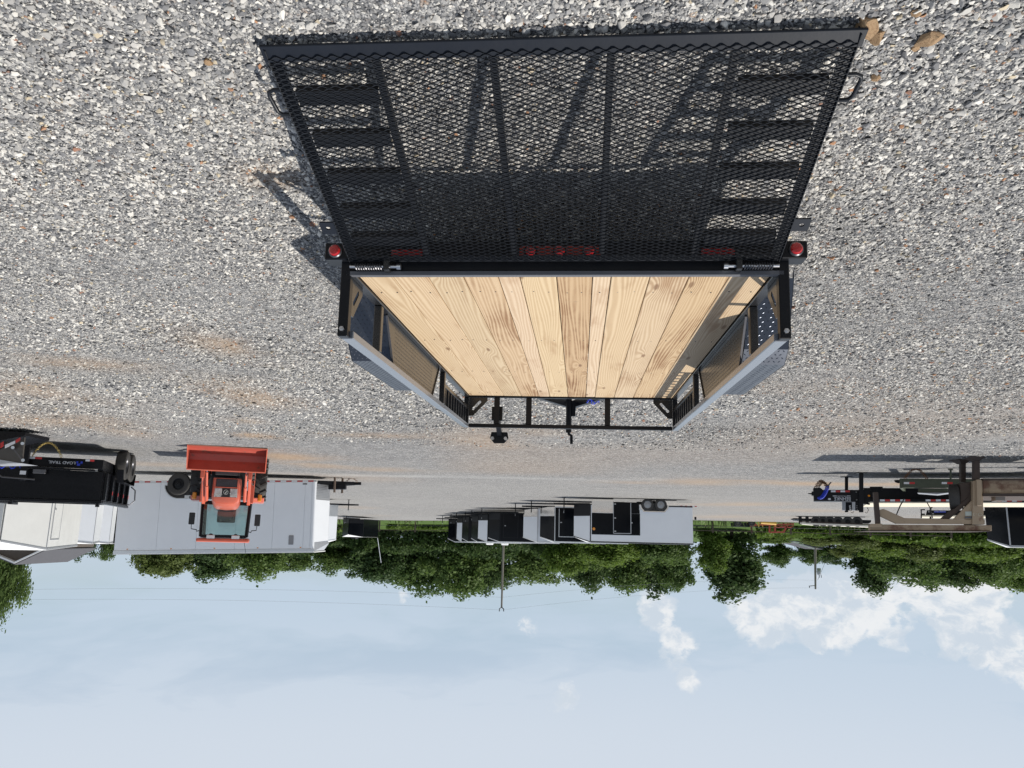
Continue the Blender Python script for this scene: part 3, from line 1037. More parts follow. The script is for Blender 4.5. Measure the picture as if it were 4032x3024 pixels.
# side angles (flat leg on top of a standing leg) and the two ends
for s in (-1, 1):
    gate.prism([gpt_(s * GHW, 0, -.003), gpt_(s * (GHW - .05), 0, -.003), gpt_(s * (GHW - .05), GLEN, -.003), gpt_(s * GHW, GLEN, -.003)], GN * -.005)
    gate.prism([gpt_(s * GHW, 0, .006), gpt_(s * (GHW - .005), 0, .006), gpt_(s * (GHW - .005), GLEN, .006), gpt_(s * GHW, GLEN, .006)], GN * -.055)
gate.prism([gpt_(-GHW, 0, -.002), gpt_(GHW, 0, -.002), gpt_(GHW, .045, -.002), gpt_(-GHW, .045, -.002)], GN * -.006)
go_ = gate.build('ramp_gate', GATEBLK, ut, bevel=.002, label='lowered black ramp gate of expanded steel mesh')
# wide bent lip that rests on the gravel
lip_ = MB().prism([gpt_(-GHW - .012, GLEN - .05, .004), gpt_(GHW + .012, GLEN - .05, .004), gpt_(GHW + .018, GLEN + .012, -.004), gpt_(-GHW - .018, GLEN + .012, -.004)], GN * -.006)
lip_.prism([gpt_(-GHW - .018, GLEN + .012, -.004), gpt_(GHW + .018, GLEN + .012, -.004), gpt_(GHW + .018, GLEN + .013, -.016), gpt_(-GHW - .018, GLEN + .013, -.016)], GE * -.006)
lip_.build('gate_lip', pmat('gate_lip_paint', (.008, .0115, .019), .50, var=.12, scale=9, dust=.025, bump=.03, spec=.18), go_, bevel=.002)
for xk in (-.645, -.205, .22, .655):
    m_ = MB().prism([gpt_(xk - .014, .046, -.009), gpt_(xk + .014, .046, -.009), gpt_(xk + .014, GLEN - .06, -.009), gpt_(xk - .014, GLEN - .06, -.009)], GN * -.030)
    m_.build('gate_rib', GATEBLK, go_, bevel=.002)
for s in (-1, 1):
    for sc in (1.0, .785, .567, .35, .148):
        m_ = MB().prism([gpt_(s * .676, sc - .034, -.010), gpt_(s * 1.0, sc - .034, -.010), gpt_(s * 1.0, sc + .034, -.010), gpt_(s * .676, sc + .034, -.010)], GN * -.006)
        m_.prism([gpt_(s * .676, sc + .028, -.0165), gpt_(s * 1.0, sc + .028, -.0165), gpt_(s * 1.0, sc + .034, -.0165), gpt_(s * .676, sc + .034, -.0165)], GN * -.03)
        m_.build('gate_brace', GATEBLK, go_)
    h0, h1 = (1.035, .915) if s > 0 else (1.045, .93)
    hx = GHW + .002
    hp = [gpt_(s * (GHW - .01), h0, -.02), gpt_(s * (GHW + .035), h0 + .002, -.02), gpt_(s * (GHW + .058), h0 - .008, -.02), gpt_(s * (GHW + .062), h0 - .025, -.02),
          gpt_(s * (GHW + .055), h1 + .02, -.02), gpt_(s * (GHW + .042), h1 + .003, -.02), gpt_(s * (GHW - .01), h1, -.02)]
    MB().tube(hp, .0085, 8).build('gate_handle', GATEBLK, go_, smooth=60)
    # latch tab with a hole
    bm = bmesh.new()
    oc = [gpt_(s * (GHW + .002), .205, -.01), gpt_(s * (GHW + .075), .205, -.01), gpt_(s * (GHW + .080), .215, -.01), gpt_(s * (GHW + .080), .275, -.01), gpt_(s * (GHW + .075), .285, -.01), gpt_(s * (GHW + .002), .285, -.01)]
    ic = [gpt_(s * (GHW + .044 + .012 * math.cos(k * math.pi / 5)), .245 + .011 * math.sin(k * math.pi / 5), -.01) for k in range(10)]
    vo = [bm.verts.new(p) for p in oc]
    vi = [bm.verts.new(p) for p in ic]
    ee = [bm.edges.new((vo[k], vo[(k + 1) % 6])) for k in range(6)] + [bm.edges.new((vi[k], vi[(k + 1) % 10])) for k in range(10)]
    bmesh.ops.triangle_fill(bm, edges=ee, use_beauty=True)
    r_ = bmesh.ops.extrude_face_region(bm, geom=bm.faces[:])
    for v in [g for g in r_['geom'] if isinstance(g, bmesh.types.BMVert)]:
        v.co -= GN * .008
    bmesh.ops.recalc_face_normals(bm, faces=bm.faces)
    me = bpy.data.meshes.new('latch_tab')
    bm.to_mesh(me)
    bm.free()
    me.materials.append(MATS['gate_lip_paint'])
    o = bpy.data.objects.new('latch_tab', me)
    COL.objects.link(o)
    o.parent = go_


def expanded_mesh():
    """flattened expanded steel: zigzag strands meeting at knuckles"""
    LWD, SWD = .0535, .0238
    rows = int((GLEN - .035) / (SWD / 2))
    cols = int(2 * (GHW - .006) / (LWD / 2))
    vs, fs = [], []
    x_start = -cols * LWD / 4
    hw_, ht = .0020, .0030
    for r_ in range(0, rows):
        sb = .012 + (r_ + .5) * SWD / 2 * 1.0
        if r_ % 2:
            continue
        for zig in (0, 1):
            # one strand: peaks and troughs alternate, neighbours share knuckles
            pts = []
            for c in range(cols + 1):
                up = ((c + zig) % 2 == 0)
                amp = SWD * .46
                base = sb + (SWD / 2 if zig else 0)
                s_ = base + (amp / 2 if up else -amp / 2)
                x_ = x_start + c * LWD / 2
                fl = LWD * .085
                n_ = .004 + (.0022 if up else 0)
                pts.append((x_ - fl, s_, n_))
                pts.append((x_ + fl, s_, n_))
            b = len(vs)
            for x_, s_, n_ in pts:
                p0 = gpt_(x_, s_, n_)
                vs += [p0 + GE * hw_ - GN * ht / 2, p0 + GE * hw_ + GN * ht * .9, p0 - GE * hw_ + GN * ht / 2, p0 - GE * hw_ - GN * ht * .9]
            for i in range(len(pts) - 1):
                a0 = b + 4 * i
                for k in range(4):
                    k2 = (k + 1) % 4
                    fs.append((a0 + k, a0 + 4 + k, a0 + 4 + k2, a0 + k2))
    me_ = bpy.data.meshes.new('mesh_panel')
    me_.from_pydata([tuple(p) for p in vs], [], fs)
    me_.materials.append(pmat('expanded_steel_paint', (.008, .010, .014), .40, var=.2, dust=.03, spec=.3))
    ob = bpy.data.objects.new('mesh_panel', me_)
    COL.objects.link(ob)
    ob.parent = go_
    ob['kind'] = 'stuff'
    return ob


expanded_mesh()
# ================================================================== ENCLOSED TRAILERS
def tape(parent, p, q, n, h, nrm, start=0):
    """red and white reflector tape strips along a line, each strip its own piece"""
    p, q, nrm = Vector(p), Vector(q), Vector(nrm)
    for k in range(n):
        a = p.lerp(q, k / n)
        b = p.lerp(q, (k + .98) / n)
        MB().prism([a, b, b + Vector((0, 0, h)), a + Vector((0, 0, h))], nrm.normalized() * .003).build('reflector_strip', (REDTAPE, WHTAPE)[(k + start) % 2], parent)


RIMGREY = pmat('grey_wheel_rim', (.33, .335, .345), .38, .6, var=.2)


def enclosed(label, corner, rz, near, L=5.0, W=2.1, H=2.4, vn=.75, drop=.34, side=WHITE, nose=WHITE, guard=ALU, guard_h=.5, trim=ALU, roof=ROOFW, floor=.42, door=None, pitch=0.0,
             wheels=(), group=None, jack=True, seams=0, tongue=1.15, name='enclosed_trailer', rear_detail=False, vent=None, rim=None, toptrim=None):
    """box trailer with a V nose.  corner = world point below the corner between the near side wall and the nose;
    local +Y is the nose end, near = +1/-1 is the local side turned to the camera"""
    c, s_ = math.cos(rz), math.sin(rz)
    loc = Vector((corner[0] - near * W / 2 * c, corner[1] - near * W / 2 * s_, corner[2]))
    t = thing(name, label, 'trailer', loc, (pitch, 0, rz), group)
    rim = rim or RIMGREY
    toptrim = toptrim or trim
    hw = W / 2
    z0, z1 = floor, H
    MB().prism([(-hw, -L, z0), (hw, -L, z0), (hw, 0, z0), (0, vn - .02, z0), (-hw, 0, z0)], (0, 0, z1 - z0 - drop)).build('inner_body', side, t)
    for s in (-1, 1):
        x = s * hw
        n = max(1, seams)
        for k in range(n):
            ya, yb = -L + L * k / n, -L + L * (k + 1) / n
            MB().bb(min(x, x + s * .012), max(x, x + s * .012), ya + .006, yb - .006, z0 + .02, z1 - .05).build('side_panel', side, t)
        MB().bb(min(x, x + s * .03), max(x, x + s * .03), -L, 0.0, z1 - .045, z1 + .02).build('roof_rail', toptrim, t)
        MB().bb(min(x, x + s * .022), max(x, x + s * .022), -L, 0.0, z0 - .06, z0 + .018).build('bottom_rail', trim, t)
        MB().beam((x + s * .006, .0, z0), (x + s * .006, .0, z1 - .05), .05, .05).build('corner_trim', trim, t)
        # nose: upper sheet and stone guard
        A, B = Vector((x, .03, 0)), Vector((s * .02, vn, 0))
        nd = Vector((s * vn, hw, 0)).normalized() * .012
        zg = z0 + guard_h
        MB().prism([A + Vector((0, 0, zg)), B + Vector((0, 0, zg)), B + Vector((0, 0, z1 - drop)), A + Vector((0, 0, z1 - .03))], nd).build('nose_panel', nose, t)
        if guard_h > 0:
            MB().prism([A + Vector((0, 0, z0 - .03)), B + Vector((0, 0, z0 - .03)), B + Vector((0, 0, zg - .006)), A + Vector((0, 0, zg - .006))], nd * 1.3).build('stone_guard', guard, t)
        MB().beam(A + nd * 1.2 + Vector((0, 0, z1 - .02)), B + nd * 1.2 + Vector((0, 0, z1 - drop + .01)), .03, .05).build('nose_cap_trim', toptrim, t)
    rf = MB()
    rf.prism([(-hw - .02, -L, z1 - .02), (hw + .02, -L, z1 - .02), (hw + .02, 0, z1 - .02), (-hw - .02, 0, z1 - .02)], (0, 0, .05))
    rf.add([(-hw - .02, 0, z1 + .03), (hw + .02, 0, z1 + .03), (0, vn + .03, z1 - drop + .03), (-hw - .02, 0, z1 - .03), (hw + .02, 0, z1 - .03), (0, vn + .03, z1 - drop - .02)],
           [(0, 1, 2), (5, 4, 3), (1, 4, 5, 2), (2, 5, 3, 0)])
    ro = rf.build('roof', roof, t)
    if vent:
        for yv in vent:
            MB().bb(-.25, .25, yv, yv + .62, z1 + .031, z1 + .22).build('roof_vent', ROOFW, ro, bevel=.05)
    # tongue and jack
    if tongue:
        tg = MB()
        for s in (-1, 1):
            tg.beam((s * .65, 0, z0 - .06), (s * .04, vn + tongue, z0 - .06), .06, .10)
        tg.beam((0, vn + tongue - .05, z0 - .06), (0, vn + tongue + .25, z0 - .06), .10, .09)
        tg.build('tongue', BLACK, t)
        if jack:
            j = MB().cyl((0, vn + tongue * .62, .03), (0, vn + tongue * .62, z0 + .32), .032, 8).bb(-.09, .09, vn + tongue * .62 - .09, vn + tongue * .62 + .09, 0, .03)
            jo = j.build('jack', BLACK, t, smooth=40)
            MB().tube([(0, vn + tongue * .62, z0 + .33), (near * -.14, vn + tongue * .62, z0 + .35), (near * -.15, vn + tongue * .62, z0 + .45)], .012, 6).build('crank_handle', STEEL, jo)
    for y in wheels:
        for s in (-1, 1):
            wheel(t, (s * (hw + .03), y, .345), (s, 0, 0), .345, .22, .21, rim)
    if wheels:
        for s in (-1, 1):
            ya, yb = min(wheels) - .46, max(wheels) + .46
            x = s * (hw + .014)
            zf = .345
            arc = [(x, ya, zf), (x, ya + .06, zf + .2), (x, ya + .24, zf + .40), (x, yb - .24, zf + .40), (x, yb - .06, zf + .2), (x, yb, zf)]
            inn = [(x, yb - .07, zf), (x, yb - .13, zf + .17), (x, yb - .28, zf + .345), (x, ya + .28, zf + .345), (x, ya + .13, zf + .17), (x, ya + .07, zf)]
            for k in range(5):
                MB().prism([arc[k], arc[k + 1], inn[4 - k], inn[5 - k]], (s * .10, 0, 0)).build('fender', CHROME, t)
            MB().prism([(x - s * .02, ya + .08, z0 - .055), (x - s * .02, ya + .08, zf + .16), (x - s * .02, ya + .26, zf + .35), (x - s * .02, yb - .26, zf + .35), (x - s * .02, yb - .08, zf + .16), (x - s * .02, yb - .08, z0 - .055)], (s * .021, 0, 0)).build('wheel_well', RUBBER, t)
    if door:
        y0, y1, zd0, zd1, dm, fm = door
        x = near * (hw + .013)
        do = MB().bb(min(x, x + near * .02), max(x, x + near * .02), y0, y1, zd0, zd1).build('side_door', dm, t)
        fr_ = MB()
        for (ya, yb, za, zb) in ((y0 - .04, y0, zd0, zd1 + .04), (y1, y1 + .04, zd0, zd1 + .04), (y0, y1, zd1, zd1 + .04)):
            MB().bb(min(x, x + near * .028), max(x, x + near * .028), ya, yb, za, zb).build('door_frame', fm, do)
        xh = x + near * .02
        MB().bb(min(xh, xh + near * .03), max(xh, xh + near * .03), y1 - .16, y1 - .06, (zd0 + zd1) / 2 - .03, (zd0 + zd1) / 2 + .02).build('door_handle', STEEL, do)
    return t


def zpx(px, py, Y):
    return at(px, py, Y).z


# ---- the row in echelon, noses to the world's right
ROW = [  # corner px, apex px, jack foot px y, label, side, nose, guard, guard_h, door
    (2325, 2262, 1956, 'long white enclosed trailer with black side door, nearest of the parked row', WHITE, WHITE, BLACK, .62, None),
    (2185, 2128, 1969, 'black enclosed trailer with silver door frame behind the long white trailer', BLACKGLOSS, BLACKGLOSS, CHROME, .55, 'silver'),
    (2118, 2062, 1979, 'white-nosed trailer with polished corners between two black trailers', WHITE, WHITE, CHROME, .50, None),
    (1970, 1925, 1998, 'long all-black trailer whose two knobs show on its dark side', BLACKGLOSS, BLACKGLOSS, BLACK, .5, 'plain'),
    (1922, 1884, 2006, 'black trailer with pale upright nose panel next to the long all-black one', BLACKGLOSS, WHITE, BLACK, .45, None),
    (1884, 1858, 2013, 'narrow slice of black trailer with small roof vents above it', BLACKGLOSS, BLACKGLOSS, BLACK, .45, None),
    (1848, 1822, 2017, 'dark trailer showing between the vent trailer and the pale-nosed far one', BLACK, BLACKGLOSS, BLACK, .4, None),
    (1822, 1800, 2022, 'second trailer from the far end, dark with a small pale nose', BLACK, WHITE, BLACK, .4, None),
    (1795, 1766, 2028, 'farthest black trailer at the far end of the parked row', BLACKGLOSS, BLACKGLOSS, BLACK, .4, None)]
for k, (pc, pa, fy, lb, sd, ns, gd, gh, dr) in enumerate(ROW):
    Yn = gnd(pa - 16, fy).y
    cx = at(pc, 2050, Yn).x
    gz = float(G(cx, Yn))
    ax_ = at(pa, 2050, Yn + .8).x
    vn = max(.55, ax_ - cx)
    H = zpx(pc, 2134 + .0 * k, Yn) - gz
    kw = {}
    if k == 0:
        kw = dict(L=5.75, wheels=(-3.95, -3.20), vent=None)
    elif dr:
        zt = H
        L_ = 4.6
        kw = dict(L=L_, door=(-1.35, -.28, .5, H - .35, sd, ALU if dr == 'silver' else BLACK))
    if k == 5:
        kw['vent'] = (-1.3, -2.6)
    enclosed(lb, (cx, Yn, gz), R(-90), 1, H=H, vn=vn, side=sd, nose=ns, guard=gd, guard_h=gh, drop=.30, trim=(ALU if k in (1, 2) else (BLACK if sd is not WHITE else pmat('dark_trim', (.03, .03, .034), .4))),
             group='enclosed trailers parked in a row', tongue=.95, toptrim=(None if k == 0 else ROOFW), **({'L': 4.6} | kw))
    if k == 0:
        t1, t1H, t1Y, t1x = bpy.context.scene.objects[-1] if False else None, H, Yn, cx
        t1 = [o for o in COL.objects if o.get('label') == lb][0]
# details on the long white trailer's near side (local +X faces the camera)
xs = 1.063
sc = t1Y / FPX
yl = lambda px: -(t1x - at(px, 2050, t1Y - 1.05 + 1.05).x)
zl = lambda py, px=2450: at(px, py, t1Y).z - float(G(t1x, t1Y))
MB().bb(xs, xs + .012, yl(2520), yl(2330), zl(2022), zl(2107)).build('awning_panel', BLACKGLOSS, t1, bevel=.004)
MB().bb(xs, xs + .011, yl(2519), yl(2414.5), zl(1977), zl(2021.5)).build('lower_panel', BLACKGLOSS, t1, bevel=.004)
MB().bb(xs, xs + .010, yl(2414), yl(2330), zl(1976), zl(2021)).build('stone_guard', CHROME, t1)
do = MB().bb(xs + .012, xs + .032, yl(2482), yl(2416), zl(1979), zl(2099)).build('side_door', BLACKGLOSS, t1, bevel=.004)
for a0, a1, b0, b1 in ((2485, 2482, 1979, 2101), (2416, 2414, 1979, 2101), (2482, 2416, 2099, 2102)):
    MB().bb(xs + .012, xs + .04, yl(a0), yl(a1), zl(b0), zl(b1)).build('door_frame', GREYTRIM, do)
for py_ in (1985, 2040, 2092):
    MB().bb(xs + .034, xs + .055, yl(2425), yl(2418), zl(py_) - .02, zl(py_) + .03).build('door_hinge', STEEL, do)
MB().bb(xs + .034, xs + .05, yl(2490), yl(2484), zl(2056), zl(2060)).build('door_handle', STEEL, do)
for a0, a1 in ((2545, 2415), (2725, 2665)):
    for b0 in (1964, 1970):
        MB().bb(xs, xs + .05, yl(a0), yl(a1), zl(b0), zl(b0 + 4)).build('running_rail', CHROME, t1)
MB().bb(xs, xs + .012, yl(2560), yl(2517), zl(1985), zl(2006)).build('kick_plate', ALU, t1)
MB().bb(xs, xs + .03, yl(2742), yl(2734), zl(2028), zl(2040)).build('side_lamp', BLACK, t1, bevel=.01)
MB().lathe((xs + .012, yl(2338), zl(2085)), (1, 0, 0), [(.08, 0), (.08, .02), (.05, .03)], 16).build('porch_lamp', AMBER, t1)
tape(t1, (xs, yl(2745), zl(1985)), (xs, yl(2670), zl(1985)), 8, .05, (1, 0, 0))

# ---- far black trailer standing alone, nose to the camera
Yb = 78.0
cb = at(1433, 2036, Yb)
gz = float(G(cb.x, Yb))
tb = enclosed('lone black enclosed trailer standing apart by the far grass', (cb.x, Yb, gz), R(180 + 12), 1, L=4.0, W=2.15, H=zpx(1433, 2114, Yb) - gz, vn=1.1, drop=.22, side=BLACKGLOSS, nose=BLACKGLOSS, guard=BLACK, guard_h=.4, trim=BLACK, floor=.3)
pl = MB().beam((1.12, -3.9, 2.1), (1.5, -4.3, 4.6), .04, .04)
pl.build('whip_mast', WHITE, tb)
MB().bb(-.25, .25, -.9, -.3, zpx(1433, 2114, Yb) - gz + .03, zpx(1433, 2114, Yb) - gz + .22).build('roof_vent', BLACK, tb, bevel=.04)

# ---- white trailer parked across behind the tractor
tw = thing('cargo_trailer', 'big white panelled box trailer parked across behind the orange tractor', 'trailer')
Yw = 30.4
xa, xb = at(1232, 2000, Yw).x, at(468, 2000, Yw).x
LW = xb - xa
tw.location = ((xa + xb) / 2, Yw, float(G(9, Yw)))
tw.rotation_euler = (0, R(-1.9), R(-3.0))
h_ = LW / 2
zb, zt, dp = .36, 3.05, 2.4
inb = MB().bb(-h_ + .02, h_ - .02, .02, dp, zb + .02, zt - .02).build('inner_body', WHITE, tw)
px_seams = [468, 627, 777, 927, 1070, 1190]
xsm = [-h_ + (at(p, 2000, Yw).x - xa) for p in px_seams] + [-h_ + .16]
for k in range(len(xsm) - 1):
    MB().bb(xsm[k + 1] + .004, xsm[k] - .004, 0, .018, zb + .02, zt - .11).build('side_panel', WHITE, tw)
MB().bb(-h_ - .02, h_ + .02, -.02, .03, zt - .105, zt + .01).build('roof_rail', ALU, tw, bevel=.01)
MB().bb(-h_, h_, -.008, .02, zb - .07, zb + .015).build('bottom_rail', ALU, tw)
MB().lathe((-h_ + .075, .07, zb), (0, 0, 1), [(.085, 0), (.085, zt - zb - .1)], 16).build('corner_trim', WHITE, tw, smooth=50)
MB().bb(-h_ - .03, h_ + .03, .0, dp, zt + .012, zt + .05).build('roof', ROOFW, tw)
tape(tw, (-h_ + .1, -.012, zb - .05), (-h_ + 3.1, -.012, zb - .05), 14, .05, (0, -1, 0))
tape(tw, (h_ - 2.0, -.012, zb - .05), (h_ - .1, -.012, zb - .05), 9, .05, (0, -1, 0))
# slanted nose in front (ribbed lower guard, white upper)
for nm, z_a, z_b, mt in (('nose_panel', 1.05, zt - .35, WHITE), ('stone_guard', .42, 1.04, ALU)):
    MB().prism([(-h_, .10, z_a), (-h_ - .34, 1.15, z_a), (-h_ - .34, 1.25, z_a), (-h_, 2.2, z_a)], (0, 0, z_b - z_a)).build(nm, mt, tw)
for k in range(9):
    zk = .46 + k * .062
    MB().beam((-h_ - .005, .09, zk), (-h_ - .35, 1.14, zk), .012, .02).build('guard_rib', GREYTRIM, tw)
MB().prism([(-h_, .10, zt - .348), (-h_ - .36, 1.12, zt - .348), (-h_ - .36, 1.28, zt - .348), (-h_, 2.2, zt - .348)], (0, 0, .06)).add(
    [(-h_, .10, zt - .287), (-h_ - .36, 1.12, zt - .287), (-h_ - .36, 1.28, zt - .287), (-h_, 2.2, zt - .287), (-h_, .10, zt), (-h_, 2.2, zt)], [(0, 4, 1), (1, 4, 5, 2), (2, 5, 3), (0, 1, 2, 3), (0, 3, 5, 4)]).build('nose_roof', GREYTRIM, tw)
ww_x = -h_ + (at(710, 1900, Yw).x - xa)
for dx in (0, -.92):
    wheel(tw, (ww_x + dx, -.03, .43), (0, -1, 0), .43, .26, .23, BLACK)
wc = MB()
arcp = [(ww_x + .56 * math.cos(a), .43 + .56 * math.sin(a)) for a in np.linspace(R(5), R(95), 8)] + [(ww_x - .92 + .56 * math.cos(a), .43 + .56 * math.sin(a)) for a in np.linspace(R(85), R(175), 8)]
MB().prism([(x_, -.004, max(z_, zb - .06)) for x_, z_ in arcp], (0, .03, 0)).build('wheel_well', RUBBER, tw)
for (x0_, z0_), (x1_, z1_) in zip(arcp[:-1], arcp[1:]):
    MB().beam((x0_, -.02, z0_), (x1_, -.02, z1_), .05, .03).build('fender_trim', ALU, tw)
MB().bb(ww_x - .85, ww_x - .22, -.010, .002, .86, 1.0).build('tread_plate', ALU, tw, bevel=.004)
MB().bb(-h_ + (at(1153, 2000, Yw).x - xa), -h_ + (at(1134, 2000, Yw).x - xa), -.03, .001, zt - .62, zt - .26).build('side_vent', pmat('grey_plastic', (.25, .25, .26), .5), tw, bevel=.03)
for k in range(5):
    xk = -h_ + .5 + k * (LW - 1.0) / 4
    MB().bb(xk - .03, xk + .03, -.012, .001, zt - .17, zt - .135).build('marker_lamp', AMBER, tw, bevel=.006)
MB().bb(-h_ + .35, -h_ + .52, -.006, .001, .42, .47).build('maker_badge', DARKSTEEL, tw)
tg = MB()
for s in (0, 1):
    tg.beam((-h_ - .0, .35 + 1.7 * s, .36), (-h_ - 1.30, 1.15 + .1 * s, .36), .08, .14)
tg.beam((-h_ - 1.2, 1.2, .36), (-h_ - 1.6, 1.2, .36), .10, .12)
tg.build('tongue', BLACK, tw)
for dy in (0, .55):
    MB().cyl((-h_ - .62 - dy * .4, .62 + dy, -.08), (-h_ - .62 - dy * .4, .62 + dy, .75), .045, 10).bb(-h_ - .72 - dy * .4, -h_ - .52 - dy * .4, .52 + dy, .72 + dy, -.10, -.08).build('jack', pmat('rusty_jack', (.14, .10, .075), .6), tw, smooth=40)
MB().bb(-h_ - 1.05, -h_ - .35, .7, 1.0, .40, .62).build('battery_box', BLACK, tw, bevel=.02)
cp = [(-h_ - 1.0 - .05 * k, 1.1, .30 - .17 * math.sin(k / 9 * math.pi)) for k in range(10)]
MB().links(cp, .03, .009).build('safety_chain', RUSTCH, tw)

# ---- trailers showing past the nose of that one and behind the dump trailer
g1 = at(1318, 2060, 52)
enclosed('white trailer with bare metal guard showing past the box trailer front', (g1.x + 1.1, 52, float(G(g1.x, 52))), R(90), -1, L=5, W=2.2, H=zpx(1318, 2140, 52) - float(G(g1.x, 52)), vn=1.0, drop=.25, guard_h=.75, guard=ALU, trim=WHITE)

q1 = at(195, 2050, 27.0)
Hq = zpx(195, 2164, 27) - float(G(q1.x, 27))
enclosed('tall white trailer with dark corner post and narrow door behind the dump trailer', (q1.x, 27, float(G(q1.x, 27))), R(180 - 21.5), 1, L=7.4, W=2.3, H=Hq, vn=1.1, drop=.28, side=WHITEOLD, nose=WHITEOLD, guard_h=.0, trim=GREYTRIM, roof=ROOFW, door=(-2.2, -.55, .55, Hq - .35, WHITEOLD, GREYTRIM), tongue=1.0)
for k, (pc, Yk, lb, sd, wd) in enumerate(((374, 40, 'white trailer front first beyond the tall white one, behind the dump trailer', WHITE, 2.0), (437, 49, 'white trailer front second beyond the tall white one, behind the dump trailer', WHITE, 2.0),
                                          (462, 57, 'dark narrow trailer end beside the big box trailer', BLACK, 2.0))):
    qc = at(pc, 2060, Yk)
    gz = float(G(qc.x, Yk))
    tq = enclosed(lb, (qc.x, Yk, gz), R(180 - 24), 1, L=5.0, W=wd, H=zpx(pc, 2140, Yk) - gz, vn=.22, drop=.1, side=sd, nose=sd, guard_h=.0, trim=GREYTRIM if sd is not BLACK else BLACK, tongue=1.0, group='white trailers parked behind the dump trailer')

# ================================================================== TRACTOR WITH LOADER
tf = thing('tractor', 'orange compact tractor with glazed cab and front loader bucket', 'tractor', (7.17, 19.5, float(G(7.2, 19.5))), (0, 0, R(-17.8)))
BK = .965
b = MB()
pr_ = [(0.0, .02), (.0, .045), (.42, .06), (.60, .20), (.64, .40), (.50, .66), (.44, .68), (.47, .64), (.60, .40), (.565, .22), (.40, .09), (.0, .075)]
b_ = MB().prism([(-BK + .02, y_, z_) for y_, z_ in [(0, .02), (.42, .03), (.63, .18), (.67, .40), (.52, .70), (.48, .70), (.62, .40), (.585, .20), (.40, .06), (0, .05)]], (2 * BK - .04, 0, 0))
bo = b_.build('bucket', BUCKETIN, tf, bevel=.004)
for s in (-1, 1):
    MB().prism([(s * BK, y_, z_) for y_, z_ in [(.0, .02), (.42, .03), (.63, .18), (.67, .40), (.52, .70), (.44, .72), (.05, .12)]], (-s * .022, 0, 0)).build('bucket_side', ORANGE, bo)
MB().bb(-BK, BK, -.03, .06, .008, .034).build('cutting_edge', pmat('lit_bucket_edge', (.42, .16, .10), .45, .3), bo, bevel=.004)  # lip colour lightened to show it catching the sun
MB().bb(-BK, BK, .42, .53, .701, .735).build('bucket_lip', ORANGE, bo, bevel=.006)
